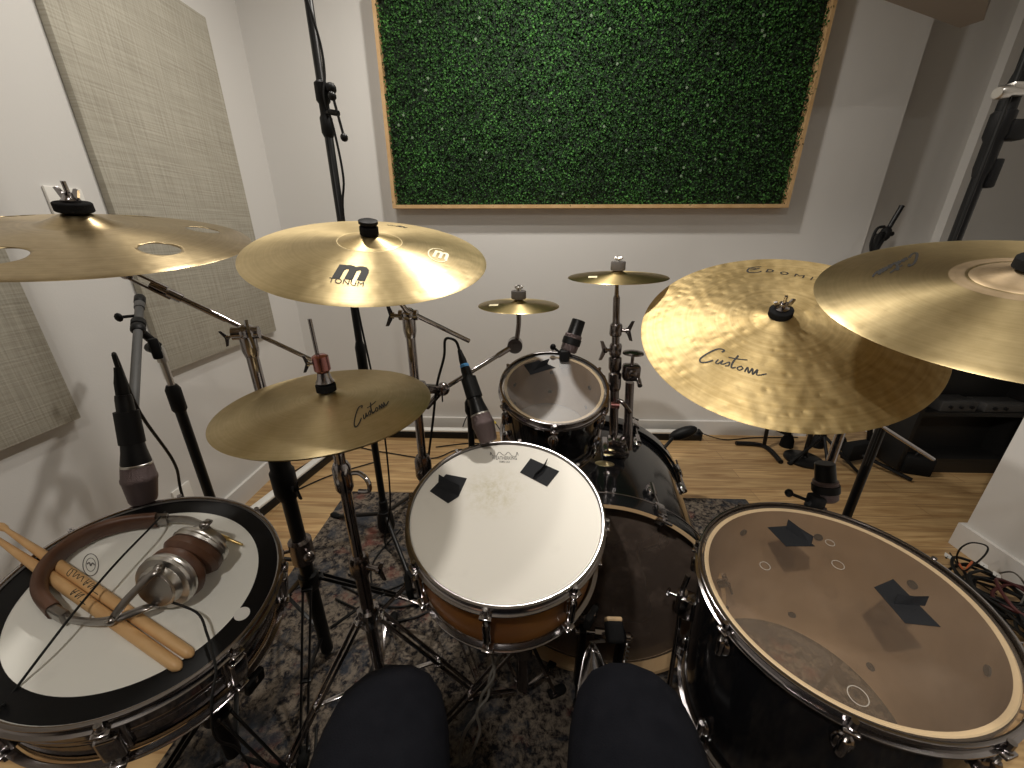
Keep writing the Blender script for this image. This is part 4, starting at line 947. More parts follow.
for i in range(9):
    c = fb0.lerp(ax + V3(0, -.012, -.01), i / 8); mb.box(c, (.012, .006, .005), None, .0015)
mb.build('chain', steel, t)
mb = MB(); p = ax + X * .066; mb.tube([p + V3(.004 * math.cos(k * 1.2), .004 * math.sin(k * 1.2), -.02 - .12 * k / 40) for k in range(41)], .0012, 5, 2); mb.build('spring', steel, t)
# ------------------------------------------------------------------ microphones
def hand_mic(name, label, tail, tip, ring=None, scale=1., clip=True, group=None):
    a = Vector(tail); b = Vector(tip); L = (b - a).length; d = (b - a).normalized()
    t = thing(name, label, 'microphone', b, group=group)
    f = lambda u: a.lerp(b, u); s = scale
    mb = MB(); mb.profile(f(.18), f(.70), [(0, .0115 * s), (.06, .0125 * s), (.5, .0145 * s), (.8, .0185 * s), (.97, .0225 * s), (1, .0222 * s)], 24); mb.build('body', black_metal, t)
    mb = MB(); mb.profile(f(.695), f(.715), [(0, .0225 * s), (.2, .0236 * s), (.8, .0236 * s), (1, .0225 * s)], 24); mb.build('collar_ring', steel, t)
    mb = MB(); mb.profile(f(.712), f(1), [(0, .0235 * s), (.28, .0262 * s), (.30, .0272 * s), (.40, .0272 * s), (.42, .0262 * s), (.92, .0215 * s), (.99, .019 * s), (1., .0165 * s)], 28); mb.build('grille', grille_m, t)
    mb = MB(); mb.profile(f(-.02), f(.20), [(0, .0052 * s), (.25, .0068 * s), (.5, .0092 * s), (.85, .0098 * s), (1, .0098 * s)], 18); mb.build('connector', black_plastic, t)
    if ring:
        mb = MB(); mb.profile(f(.145), f(.195), [(0, .0102 * s), (.1, .0115 * s), (.9, .0115 * s), (1, .0108 * s)], 18); mb.build('colour_ring', ring, t)
    return t, f, d
snm, fS, dS = hand_mic('microphone', 'black microphone with blue ring over the white snare head', (-0.1433, 0.83, 0.9022), (-0.072, 0.722, 0.7343), blue_ring, .90)
axm, fA, dA = hand_mic('microphone', 'black microphone pointing down at the side snare rim', (-0.7384, 0.64, 0.9189), (-0.7266, 0.585, 0.6695), None, 1.0)
def mic_clip(parent, f, d, u0, u1, r, side):
    s = Vector(side); s = (s - d * s.dot(d)).normalized(); w = d.cross(s); mb = MB(); ri = []
    for u in (u0, (u0 + u1) / 2, u1):
        c = f(u); rr = r * (1 + .35 * (u - u0)); o = []
        for k in range(15): a = math.radians(50 + 260 * k / 14); o.append(c + (s * -math.cos(a) + w * math.sin(a)) * -rr * 1.0)
        for k in range(14, -1, -1): a = math.radians(50 + 260 * k / 14); o.append(c + (s * -math.cos(a) + w * math.sin(a)) * -(rr + .003))
        ri.append(o)
    mb.ring(ri, True, True, True)
    c = f((u0 + u1) / 2); return mb, c, s
# snare mic stand
p = Vector((-0.1367, 0.9, 0.6671)); top = Vector((p.x, p.y, .735))
st = thing('mic_stand', 'short black mic stand behind the snare holding the blue-ringed microphone', 'mic stand', (p.x, p.y, 0))
mb = MB(); mb.profile((p.x, p.y, .02), top, [(0, .0095), (.55, .0095), (.56, .0085), (1, .0085)], 14); mb.build('pole', black_metal, st)
mb = MB(); mb.profile((p.x, p.y, .0), (p.x, p.y, .035), [(0, .115), (.3, .115), (.5, .10), (.6, .03), (1, .016)], 32); mb.build('round_base', black_metal, st)
mb, c, s = mic_clip(st, fS, dS, .30, .52, .0140, top - fS(.45)); mb.tube([c + s * .017, top + V3(.004, -.012, .01), top], .008, 8); mb.profile(top - V3(0, 0, .02), top + V3(0, 0, .02), [(0, .011), (.2, .0135), (.8, .0135), (1, .010)], 14); mb.build('mic_clip', black_plastic, st)
# side-snare mic stand
MBASE = Vector((-1.012, 1.0, 0)); PIV = Vector((-1.012, 1.0, .862))
st = thing('mic_stand', 'grey-boomed mic stand beside the left wall holding the side snare microphone', 'mic stand', MBASE)
mb = MB(); mb.profile(MBASE + V3(0, 0, .05), MBASE + V3(0, 0, .70), [(0, .0135), (1, .0135)], 16); mb.build('lower_tube', black_metal, st)
mb = MB(); mb.profile(MBASE + V3(0, 0, .66), MBASE + V3(0, 0, .745), [(0, .0135), (.1, .0185), (.85, .0185), (1, .013)], 16); mb.build('twist_clutch', black_plastic, st)
mb = MB(); mb.profile(MBASE + V3(0, 0, .74), PIV, [(0, .0085), (.6, .0085), (.62, .0125), (.9, .0125), (1, .009)], 16); mb.build('upper_tube', steel, st)
bA = Vector((-1.086, 1.07, 0.9838)); bB = Vector((-0.8049, 0.665, 0.7397))
bp_ = bA.lerp(bB, .27)
mb = MB(); mb.profile(bA, bB, [(0, .0115), (.1, .0115), (.101, .0095), (1, .0095)], 16); mb.build('boom', grey_metal, st)
mb = MB(); mb.profile(bA.lerp(bB, .0), bA.lerp(bB, .06), [(0, .0105), (.1, .0125), (.9, .0125), (1, .0105)], 16); mb.build('end_collar', black_plastic, st)
mb = MB(); mb.profile(bA.lerp(bB, .20), bA.lerp(bB, .29), [(0, .012), (.1, .0155), (.45, .0155), (.5, .0125), (.6, .0155), (.9, .0155), (1, .012)], 16)
mb.cyl(bp_, PIV, .010); pv = bp_.lerp(PIV, .5); mb.cyl(PIV - V3(.004, .018, 0), PIV + V3(.02, -.03, 0), .014); e = PIV + V3(.036, -.045, .004)
mb.box(e, (.022, .012, .058), Matrix.Rotation(.9, 3, 'Z'), .006); mb.cyl(PIV, e, .006); mb.build('boom_clamp', black_plastic, st)
mb = MB(); q = bA.lerp(bB, .16); mb.cyl(q, q + V3(-.022, -.022, 0), .004); mb.ball(q + V3(-.028, -.028, 0), .011, 10, (1, .6, 1.1)); mb.build('thumb_screw', black_plastic, st)
mb, c, s = mic_clip(st, fA, dA, .30, .54, .0150, bB - fA(.5)); mb.tube([c + s * .019, bB + V3(0, 0, .0), bB + V3(-.004, .02, .03)], .009, 8); mb.build('mic_clip', black_plastic, st)
tripod(st, MBASE, .10, .06, [(-1.17, 1.12, .002), (-.83, 1.08, .002), (-1.02, .80, .002)], .0075, black_metal, .012, False, False)
mb = MB(); q = fA(-.02); mb.tube([q, q - dA * .02, bB + V3(-.02, .06, .05), bB.lerp(MBASE, .2) + V3(-.06, .1, .0), (-.95, .86, .45), (-.93, .84, .12), (-.90, .86, .012), (-.72, 1.0, .012)], .0033, 8); mb.build('cable', cable_m, axm)
# overhead mic pole, left
OB = Vector((-.549, 1.232, 0))
st = thing('mic_stand', 'tall black overhead mic stand rising past the m-logo cymbal', 'mic stand', OB)
mb = MB(); mb.profile(OB + V3(0, 0, .04), OB + V3(0, 0, .80), [(0, .0165), (.17, .0165), (.175, .0125), (1, .0125)], 16); mb.build('lower_tube', black_metal, st)
mb = MB(); mb.profile(OB + V3(0, 0, .70), OB + V3(0, 0, .82), [(0, .0125), (.1, .0165), (.8, .0165), (1, .0105)], 16); mb.build('twist_clutch', black_plastic, st)
mb = MB(); mb.profile(OB + V3(0, 0, .80), OB + V3(0, 0, 2.25), [(0, .0115), (.42, .0115), (.421, .0105), (1, .0105)], 16); mb.build('upper_tube', black_metal, st)
cz = OB + V3(0, 0, 1.455)
mb = MB(); mb.profile(cz - V3(0, 0, .055), cz + V3(0, 0, .075), [(0, .012), (.08, .0165), (.35, .0165), (.4, .013), (.6, .013), (.65, .018), (.95, .018), (1, .011)], 16); mb.cyl(cz + V3(0, 0, .055), cz + V3(.028, -.01, .055), .009); mb.ball(cz + V3(.030, -.01, .055), .014, 10)
mb.build('height_clutch', black_plastic, st)
mb = MB(); k0 = cz + V3(.022, -.02, .0); mb.cyl(cz, k0, .006); mb.cyl(k0 + V3(.016, -.004, .03), k0 + V3(.03, -.004, -.055), .0035); mb.ball(k0 + V3(.014, -.004, .034), .011, 10); mb.ball(k0 + V3(.031, -.004, -.06), .0105, 10); mb.cyl(k0, k0 + V3(.025, -.005, -.005), .007); mb.build('t_handle', black_metal, st)
mb = MB(); mb.profile(OB + V3(0, 0, .03), OB + V3(0, 0, .13), [(0, .03), (.2, .034), (.7, .03), (1, .018)], 18); mb.build('leg_hub', black_plastic, st)
tripod(st, OB, .10, .05, [(-.80, 1.32, .002), (-.50, 1.50, .002), (-.40, 1.02, .002)], .0085, black_metal, .012, False, False)
pts = [OB + V3(.020 * math.cos(k * .55), -.020 * abs(math.sin(k * .55)) - .006, 2.2 - k * .055) for k in range(14)]
pts += [OB + V3(.022, -.012, 1.42), OB + V3(.03, -.012, 1.30), OB + V3(.016, -.016, 1.2), OB + V3(.018, -.016, .95), OB + V3(.035, -.02, .72), OB + V3(.055, -.03, .5), OB + V3(.05, -.05, .2), OB + V3(.02, -.08, .02), OB + V3(.15, -.18, .012)]
mb = MB(); mb.tube(pts, .0034, 8); tag(mb.build('microphone_cable', cable_m, None, loc=OB + V3(0, 0, .01)), 'black cable wound around the tall overhead mic stand by the m-logo cymbal', 'cable')
# overhead mic pole, right
RBp = Vector((1.062, 1.05, 0))
st = thing('mic_stand', 'black overhead mic stand at right edge with chrome clamp screw', 'mic stand', RBp)
mb = MB(); mb.profile(RBp + V3(0, 0, .05), RBp + V3(0, 0, 1.30), [(0, .0125), (1, .0125)], 16); mb.build('lower_tube', black_metal, st)
mb = MB(); mb.profile(RBp + V3(0, 0, 1.28), RBp + V3(0, 0, 2.2), [(0, .0095), (1, .0095)], 16); mb.build('upper_tube', black_metal, st)
cz = RBp + V3(0, 0, 1.395)
mb = MB(); mb.profile(cz - V3(0, 0, .12), cz + V3(0, 0, .06), [(0, .0135), (.1, .0165), (.4, .0165), (.45, .021), (.7, .021), (.72, .017), (1, .016)], 18); mb.box(cz + V3(.025, -.01, -.03), (.04, .03, .04), None, .006); mb.box(cz + V3(.017, -.008, -.115), (.018, .02, .06), None, .004); mb.tube([cz + V3(-.0, -.0, .06), cz + V3(.0, -.03, .15), cz + V3(.05, -.05, .30)], .014, 10); mb.build('clutch', black_plastic, st)
mb = MB(); mb.cyl(cz + V3(.0, -.02, .04), cz + V3(-.052, -.03, .036), .009); mb.profile(cz + V3(-.04, -.028, .036), cz + V3(-.064, -.032, .034), [(0, .013), (.8, .013), (1, .010)], 14); mb.box(cz + V3(-.01, -.024, .048), (.05, .02, .012), None, .003); mb.build('clamp_screw', steel, st)
mb = MB(); mb.tube([cz + V3(-.017, -.012, .30), cz + V3(-.02, -.018, .12), cz + V3(-.021, -.019, -.1), cz + V3(-.019, -.018, -.5), cz + V3(-.02, -.018, -.9)], .0034, 8); mb.build('cable', cable_m, st)
tripod(st, RBp, .12, .05, ring_feet(RBp, .30, 10), .0085, black_metal, .012, False, False)

# clip-on tom mics
def tom_mic(label, foot, lower, upper, s, knob):
    a = Vector(lower); b = Vector(upper); f = Vector(foot)
    t = thing('tom_microphone', label, 'microphone', f)
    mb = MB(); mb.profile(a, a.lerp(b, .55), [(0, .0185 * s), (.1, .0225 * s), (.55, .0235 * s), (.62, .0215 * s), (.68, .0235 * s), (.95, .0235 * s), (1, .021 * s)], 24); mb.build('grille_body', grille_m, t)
    mb = MB(); mb.profile(a.lerp(b, .55), b, [(0, .0205 * s), (.1, .0195 * s), (.95, .0185 * s), (1, .0165 * s)], 24); mb.build('connector_end', black_metal, t)
    mb = MB(); k = Vector(knob); mb.box(f + (a - f) * .35, (.026 * s, .03 * s, .05 * s), None, .005); mb.bar(f, a.lerp(b, .3), .022 * s, .016 * s, (0, 1, 0), .004); mb.profile(a.lerp(b, .22), a.lerp(b, .45), [(0, .022 * s), (.1, .0255 * s), (.9, .0255 * s), (1, .022 * s)], 20)
    mb.cyl(f.lerp(a, .5), k, .0035 * s); mb.ball(k, .0085 * s, 10, (1, 1, 1.1)); mb.build('rim_clip', black_plastic, t)
tom_mic('short dark clip-on microphone on the rack tom rim', (0.105, 1.005, 0.8241), (0.1216, 1.02, 0.8482), (0.1489, 1.04, 0.9327), 1.0, (0.08, 1.02, 0.862))
tom_mic('short black clip-on microphone on the far rim of the floor tom', (0.6246, 0.705, 0.5922), (0.666, 0.715, 0.6067), (0.6545, 0.735, 0.6881), 1.0, (0.5823, 0.715, 0.6232))
# kick mic beyond the bass drum
t = thing('kick_microphone', 'black egg-shaped microphone on a thin arm beyond the bass drum', 'microphone', (.50, 1.40, 0))
k1 = Vector((0.6943, 1.5, 0.346)); k0 = Vector((0.5987, 1.44, 0.3053))
mb = MB(); dd = Vector((0.7268, 1.5, 0.3564)) - Vector((0.6588, 1.5, 0.3257)); q = dd.to_track_quat('X', 'Z').to_matrix(); mb.ball(k1, .062, 20, (1, .45, .40), q); mb.build('body', black_plastic, t)
mb = MB(); mb.tube([k1 - dd * .5, k0, Vector((.52, 1.41, .22)), Vector((.50, 1.40, .16))], .007, 10); mb.build('arm', black_metal, t)
mb = MB(); mb.cyl((.50, 1.40, .015), (.50, 1.40, .17), .009); mb.profile((.50, 1.40, 0), (.50, 1.40, .02), [(0, .10), (.6, .10), (1, .07)], 28); mb.build('base', black_metal, t)

# ------------------------------------------------------------------ headphones, sticks and their leads on the side snare
AUZ = .13
iA = F_AU.inverted()
hp = thing('headphones', 'brown leather headphones with metal cups lying on the side snare', 'headphones', mtx=F_AU @ Matrix.Translation((0, 0, AUZ)))
nA = (F_AU.to_3x3() @ Vector((0, 0, 1))).normalized()
H = lambda p: Vector(p)
bandp = [(-0.6659, 0.5444, 0.663), (-0.701, 0.5273, 0.6702), (-0.7292, 0.4988, 0.675), (-0.74, 0.4633, 0.6742), (-0.7333, 0.4258, 0.6675), (-0.7109, 0.3966, 0.6566), (-0.6751, 0.3788, 0.6415)]
mb = MB(); mb.sweep(bandp, .0085, .0165, nA, 8, 16, .75); mb.build('headband', leather, hp)
yk1 = [(-0.6797, 0.3785, 0.6437), (-0.6474, 0.3727, 0.6343), (-0.6153, 0.3747, 0.627), (-0.5964, 0.3801, 0.6247)]
mb = MB(); mb.sweep(yk1, .0026, .0085, nA, 8, 10, .5); mb.sweep([(-0.6822, 0.3801, 0.6456), (-0.652, 0.3724, 0.6365)], .0062, .0125, nA, 2, 10, .5); mb.build('slider', gun_metal, hp)
yk2 = [(-0.6729, 0.5423, 0.6646), (-0.6492, 0.5517, 0.6595), (-0.6173, 0.5567, 0.6537), (-0.5839, 0.5486, 0.6479)]
mb = MB(); mb.sweep(yk2, .0026, .0085, nA, 8, 10, .5); mb.sweep([(-0.6742, 0.5419, 0.6649), (-0.652, 0.5508, 0.6602)], .0062, .0125, nA, 2, 10, .5); mb.build('slider', gun_metal, hp)
c1 = Vector((-0.554, 0.4361, 0.6437)); c2 = Vector((-0.5486, 0.4922, 0.6518))
axn = (c2 - c1); axn = (axn - nA * axn.dot(nA) * .6).normalized()
def cup(c, dr, tilt):
    d = (axn * dr + nA * tilt).normalized()      # points away from the other cup
    mb = MB(); mb.profile(c - d * .004, c + d * .024, [(0, .038), (.05, .0445), (.22, .0455), (.3, .0435), (.34, .0435), (.42, .0445), (.55, .043), (.57, .033), (.60, .0325), (.95, .031), (1, .028)], 40); e = mb.build('ear_cup', steel, hp)
    mb = MB(); mb.profile(c + d * .0236, c + d * .0246, [(0, .028), (1, .0275)], 40); mb.build('cup_disc', gun_metal, e)
    mb = MB(); mb.profile(c - d * .026, c - d * .002, [(0, .018), (.02, .029), (.12, .040), (.45, .046), (.8, .045), (1, .041)], 40); mb.build('ear_cushion', leather, hp)
    return d
d1 = cup(c1, -1, .30); d2 = cup(c2, 1, .12)
# yokes
y0 = Vector((-0.5964, 0.3801, 0.6247)); e1 = c1 + d1 * .022
sd = d1.cross(nA).normalized(); upv = sd.cross(d1).normalized()
mb = MB()
for q in (1, -1):
    side = upv * q
    mb.sweep([y0, y0.lerp(e1 + d1 * .012, .35) + side * .018 * (1 if q > 0 else .5), e1 + d1 * .010 + side * .034 * (1 if q > 0 else .7) - sd * .012 * 0, e1 - d1 * .004 + side * .036], .0026, .0055, sd, 8, 10, .6)
mb.ball(e1 - d1 * .002 + upv * .036, .0075, 12); mb.ball(y0, .0085, 12, (1, 1, .8)); mb.build('yoke', gun_metal, hp)
y0b = Vector((-0.5839, 0.5486, 0.6479)); e2 = c2 + d2 * .022; up2 = (nA - d2 * nA.dot(d2)).normalized()
mb = MB()
for q in (1, -1):
    mb.sweep([y0b, e2 + d2 * .010 + up2 * q * .034, e2 - d2 * .006 + up2 * q * .036], .0026, .0055, d2.cross(up2), 8, 10, .6)
mb.ball(e2 + up2 * .036, .0075, 12); mb.build('yoke', gun_metal, hp)
mb = MB()
for k in range(2): mb.ball(y0 + nA * .008 - axn * (.006 - .012 * k), .0026, 8)
mb.build('rivet', steel, hp)
mb = MB(); mb.tube([c1 + d1 * .018 - upv * .020, (-0.4988, 0.4086, 0.6085), (-0.4667, 0.3846, 0.5947), (-0.4396, 0.359, 0.5882), (-0.4196, 0.3379, 0.5863), (-0.409, 0.3103, 0.5705), (-0.4069, 0.2958, 0.521), (-0.4244, 0.3265, 0.4316), (-0.4591, 0.3602, 0.3), (-0.5347, 0.4163, 0.05)], .0017, 8); mb.build('cable', cable_m, hp)
mb = MB(); ja = Vector((-0.5681, 0.5435, 0.6367)); jb = Vector((-0.5157, 0.5404, 0.6128)); mb.profile(ja, jb, [(0, .002), (.1, .004), (.5, .004), (.52, .0026), (.88, .0026), (.92, .0018), (.96, .0024), (1, .0008)], 12); mb.build('jack_plug', gold, hp)
mb = MB(); mb.tube([(-0.6628, 0.5597, 0.6684), (-0.6433, 0.5107, 0.6755), (-0.638, 0.4462, 0.6676), (-0.6347, 0.3814, 0.6518), (-0.6342, 0.3301, 0.6324), (-0.6467, 0.2887, 0.6021), (-0.6352, 0.275, 0.6097), (-0.6808, 0.2681, 0.5657)], .0016, 8); tag(mb.build('thin_cable', cable_m, None, loc=(-0.6565, 0.3918, 0.6278)), 'thin black lead stretched across the side snare head above the drumsticks', 'cable')

def stick(label, butt, tip, txt):
    a = Vector(butt); b = Vector(tip); d = (b - a).normalized(); L = .42; b = a + d * L
    t = thing('drumstick', label, 'drumstick', a, group='drumsticks on the side snare')
    mb = MB(); mb.profile(a, b, [(0, .002), (.006, .0045), (.016, .0070), (.03, .0077), (.66, .0077), (.93, .0034), (.945, .0033), (.96, .005), (.98, .0052), (.995, .003), (1, .0012)], 20); s = mb.build('shaft', stick_wood, t)
    sdv = d.cross(nA).normalized()
    if txt:
        vs, fs = txt; mb = MB(); pv = []
        for x, y in vs:
            ang = (y - .5) * 1.9
            pv.append(a + d * (L * .60 - x * .07) + (nA * math.cos(ang) - sdv * math.sin(ang)) * .00795)
        mb.add(pv, fs); mb.build('lettering', ink, s)
    return t
SIG = ([([(0, .2), (.05, .8), (.12, .9), (.10, .5), (.05, .25), (.14, .2), (.22, .75), (.26, .3), (.33, .7), (.37, .25), (.46, .7)], 1.), ([(.52, .2), (.56, .85), (.60, .2)], 1.), ([(.53, .5), (.62, .55)], 1.), ([(.68, .2), (.68, .8), (.76, .2), (.76, .8)], 1.), ([(.84, .8), (1, .8)], 1.2), ([(.92, .8), (.92, .15)], 1.)])
stick('light wood drumstick, upper of the pair crossing the side snare', (-0.4799, 0.3665, 0.5729), (-0.8186, 0.4666, 0.6916), strokes_mesh(SIG, .045, 5.))
stick('light wood drumstick, lower of the pair crossing the side snare', (-0.4835, 0.3491, 0.5715), (-0.8315, 0.4553, 0.6936), strokes_mesh(SIG[1:], .05, 5.))

# ------------------------------------------------------------------ floor clutter
def led(label, a, b, w=.05, h=.055):
    a = Vector(a); b = Vector(b); d = (b - a).normalized()
    t = thing('led_bar', label, 'light bar', (a + b) / 2, group=None)
    mb = MB(); mb.bar(a + V3(0, 0, h * .35), b + V3(0, 0, h * .35), w, h * .7, (0, 0, 1), .004); mb.bar(a + V3(0, 0, h / 2), a + d * .012 + V3(0, 0, h / 2), w * 1.06, h * 1.04, (0, 0, 1), .003); mb.bar(b - d * .012 + V3(0, 0, h / 2), b + V3(0, 0, h / 2), w * 1.06, h * 1.04, (0, 0, 1), .003); mb.build('housing', black_metal, t)
    mb = MB(); mb.bar(a + d * .04 + V3(0, 0, h * .85), b - d * .055 + V3(0, 0, h * .85), w * .86, h * .3, (0, 0, 1), .008); mb.build('diffuser', led_white, t)
led('black light bar with white top along the back wall behind the snare mic stand', (-1.00, 2.055, 0), (-.262, 2.055, 0))
led('black light bar with white top along the back wall, right of the bass drum', (.45, 2.075, 0), (1.066, 2.075, 0))
led('black light bar with white top running along the left wall under the hi-hat', (-1.185, 1.16, 0), (-1.05, 1.83, 0))

def cord(label, pts, r=.0032, m=cable_m, group=None, nm='floor_cable', extra=None):
    mb = MB(); mb.tube(pts, r, 8)
    t = tag(mb.build(nm, m, None, loc=pts[0]), label, 'cable', group)
    for nm_, p0, p1, rr, mm in (extra or []):
        mb = MB(); mb.profile(p0, p1, [(0, rr * .8), (.15, rr), (.85, rr), (1, rr * .7)], 12); mb.build(nm_, mm, t)
    return t
q = fS(-.02)
mb = MB(); mb.tube([q, q + V3(-.008, .0, .022), q + V3(-.03, .0, .025), (-0.1846, 0.85, 0.8838), (-0.206, 0.85, 0.8137), (-0.2252, 0.86, 0.7152), (-0.2529, 0.88, 0.5853), (-0.278, 0.9, 0.4731), (-.20, .95, .05), (-.16, 1.0, .012), (-.05, 1.1, .012)], .0032, 8); mb.build('cable', cable_m, snm)
cord('black cable with a yellow tape band along the back wall', [(-.36, 2.05, .07), (-.33, 2.08, .13), (-.25, 2.09, .14), (-.17, 2.06, .10), (-.10, 2.0, .03), (-.02, 1.95, .006), (.15, 1.93, .006)], extra=[('tape_band', (-.185, 2.068, .108), (-.160, 2.056, .094), .006, yellow_tape)])
cord('black cable with yellow tape curling on the wood floor behind the snare', [(-.5, 1.92, .006), (-.3, 1.97, .006), (-.17, 1.93, .006), (-.12, 1.78, .006), (-.03, 1.66, .006), (.1, 1.6, .006)], extra=[('tape_band', (-.20, 1.947, .008), (-.165, 1.925, .008), .006, yellow_tape)])
cord('black cable looping on the floor under the hi-hat cymbal', [(-1.2, 1.6, .006), (-1.05, 1.9, .006), (-.8, 1.86, .006), (-.5, 1.8, .006), (-.35, 1.9, .006), (-.1, 1.82, .006)])
cord('black cable dropping from the wall corner onto the floor by the side snare', [(-1.26, 1.3, .05), (-1.2, 1.36, .012), (-1.12, 1.45, .006), (-.98, 1.62, .006), (-.8, 1.75, .006)])
cord('black cable looping beside the hi-hat stand on the rug edge', [(-.50, 1.25, .013), (-.55, 1.08, .013), (-.50, .96, .013), (-.42, .98, .014), (-.36, 1.06, .013), (-.30, 1.16, .013), (-.26, 1.2, .013)])
for k, (lab) in enumerate(('front strand of the three black cables crossing the rug beside the hi-hat stand', 'middle strand of the three black cables crossing the rug beside the hi-hat stand', 'back strand of the three black cables crossing the rug beside the hi-hat stand')):
    y = .86 + k * .05; cord(lab, [(-.62, y + .06, .013), (-.52, y + .02, .013), (-.43, y - .015, .014), (-.34, y, .013), (-.26, y + .04, .013), (-.12, y + .05, .013)])
cord('black cable curving on the rug between the side snare and the left knee', [(-.50, .56, .013), (-.475, .50, .013), (-.47, .44, .013), (-.50, .39, .013), (-.57, .35, .013), (-.66, .33, .013)])
cord('twin grey cord hanging under the snare and pooling on the rug', [(-0.0543, 0.5, 0.3941), (-0.0484, 0.47, 0.3816), (-0.0693, 0.45, 0.3598), (-0.0766, 0.44, 0.3278), (-0.0967, 0.42, 0.3113), (-0.1058, 0.4, 0.2852), (-0.0997, 0.39, 0.2674), (-0.0841, 0.4, 0.2867), (-0.0712, 0.42, 0.3129), (-0.0767, 0.43, 0.3463), (-0.0583, 0.45, 0.3576), (-0.057, 0.48, 0.3648), (-0.0396, 0.51, 0.3797)], .0028, cable_grey, nm='hanging_cord')
cord('black cable along the floor at the foot of the back wall, right side', [(1.07, 2.10, .03), (1.2, 2.06, .006), (1.4, 2.09, .006), (1.66, 2.1, .006)])

# heap of cables by the right wall
R2 = random.Random(12)
for k in range(12):
    cx, cy = 1.60 + R2.uniform(-.04, .04), 1.03 - .035 * k + R2.uniform(-.03, .03); r0 = R2.uniform(.05, .085)
    z0 = .008 + .010 * (k % 4); pts = []
    for j in range(26):
        a = j * .62 + k; r = r0 * (1 + .12 * math.sin(j * 1.7 + k))
        pts.append((min(cx + r * math.cos(a), 1.690), cy + r * 1.15 * math.sin(a), z0 + .012 * (1 + math.sin(j * .9 + k)) + .0007 * j))
    cord('coil of thin cable in the heap at the foot of the white right wall', pts, .0048, (cable_m, cable_m, cable_m, cable_red)[k % 4], 'coiled cables heaped by the right wall', 'coiled_cable')
cord('thin black cable standing up in a round loop above the cable heap', [(1.6428, 1.1922, 0.01), (1.5338, 1.0621, 0.06), (1.5436, 1.0513, 0.09), (1.6027, 1.0774, 0.11), (1.6414, 1.1049, 0.12), (1.6251, 1.1128, 0.13), (1.6034, 1.1272, 0.12), (1.5679, 1.1183, 0.1), (1.5768, 1.1173, 0.05), (1.5858, 1.0834, 0.02), (1.60, 1.0, .02)], .0026, nm='looped_cable')
cord('thin grey cable arched over the cable heap along the baseboard', [(1.6665, 1.0627, 0.05), (1.6354, 1.0199, 0.1), (1.6149, 0.9785, 0.11), (1.6493, 0.9773, 0.06), (1.58, .93, .02)], .0026, cable_grey, nm='looped_cable')
cord('orange forked cable end on the cable heap', [(1.6212, 1.1095, 0.05), (1.5685, 1.0761, 0.06), (1.5492, 1.0633, 0.05), (1.5581, 1.0852, 0.05), (1.5982, 1.1235, 0.03)], .0035, cable_orange, nm='orange_cable')
for lab, p in (('white adhesive tag on the cable heap nearest the wall corner', (1.5845, 1.1509, 0.035)), ('white tag at the middle of the cable heap', (1.6344, 1.087, 0.06)), ('larger white tag on the cable heap beside the baseboard', (1.6315, 1.0441, 0.06))):
    t = thing('cable_tag', lab, 'tag', p); mb = MB(); mb.box(p, (.026, .020, .002), Matrix.Rotation(.7, 3, 'Z') @ Matrix.Rotation(.3, 3, 'X'), .0006); mb.build('paper', paper_w, t); mb = MB(); mb.cyl(Vector(p) - V3(.014, .008, .002), Vector(p) - V3(.004, .002, .001), .003, n=8); mb.build('tie', cable_m, t)

# ------------------------------------------------------------------ folded stands and cabinet at the back right
t = thing('mic_stand', 'folded black mic stand with round base leaning by the back wall', 'mic stand', (1.531, 1.8565, 0))
b = Vector((1.531, 1.8565, 0)); mb = MB(); mb.profile(b, b + V3(0, 0, .032), [(0, .092), (.35, .092), (.6, .075), (.8, .02), (1, .015)], 32); mb.build('round_base', black_metal, t)
mb = MB(); mb.profile(b + V3(0, 0, .02), b + V3(-.005, .01, .95), [(0, .011), (.6, .011), (.61, .0085), (1, .0085)], 14); mb.build('pole', black_metal, t)
t = thing('mic_stand', 'folded black boom stand whose top shows above the right cymbal', 'mic stand', (1.62, 1.90, 0))
b = Vector((1.62, 1.88, 0)); tp = Vector((1.6603, 1.92, 1.2646)); lo = Vector((1.5841, 1.9, 1.056))
mb = MB(); mb.profile(b + V3(0, 0, .1), lo, [(0, .013), (1, .012)], 14); mb.build('lower_tube', black_metal, t)
mb = MB(); mb.profile(lo - (tp - lo) * .6, tp, [(0, .0115), (.6, .0115), (.62, .0095), (.98, .0095), (1, .011)], 14); mb.build('boom', black_metal, t)
mb = MB(); m = lo.lerp(tp, .45); mb.ball(m, .022, 12, (1, 1, 1.5)); mb.cyl(m + V3(-.03, -.01, .0), m + V3(.03, 0, .0), .010); mb.tube([m + V3(-.03, -.02, .03), m + V3(-.06, -.02, .02), m + V3(-.065, -.02, -.04), m + V3(-.05, -.02, -.08)], .006, 8); mb.profile(lo + V3(-.03, 0, -.3), m + V3(-.02, 0, 0), [(0, .012), (.8, .012), (1, .016)], 12); mb.build('boom_clutch', black_plastic, t)
for k, a in enumerate((200, 250, 300)):
    a = math.radians(a); e = b + V3(.20 * math.cos(a), .20 * math.sin(a), .006); mb = MB(); mb.tube([b + V3(0, 0, .14), e], .008, 8); lg = mb.build('leg', black_metal, t); mb = MB(); mb.ball(e, .014, 10, (1, 1, .6)); mb.build('rubber_foot', rubber, lg)
t = thing('guitar_stand', 'black stand with flat forked feet by the back wall under the ride', 'stand', (1.3683, 1.9778, 0))
a0, a1, a2 = Vector((1.2459, 2.0102, 0.012)), Vector((1.3896, 1.9806, 0.012)), Vector((1.3841, 1.8134, 0.012))
mb = MB(); mb.tube([a0, a1, a2], .013, 8, 6); mb.build('foot_bar', black_metal, t)
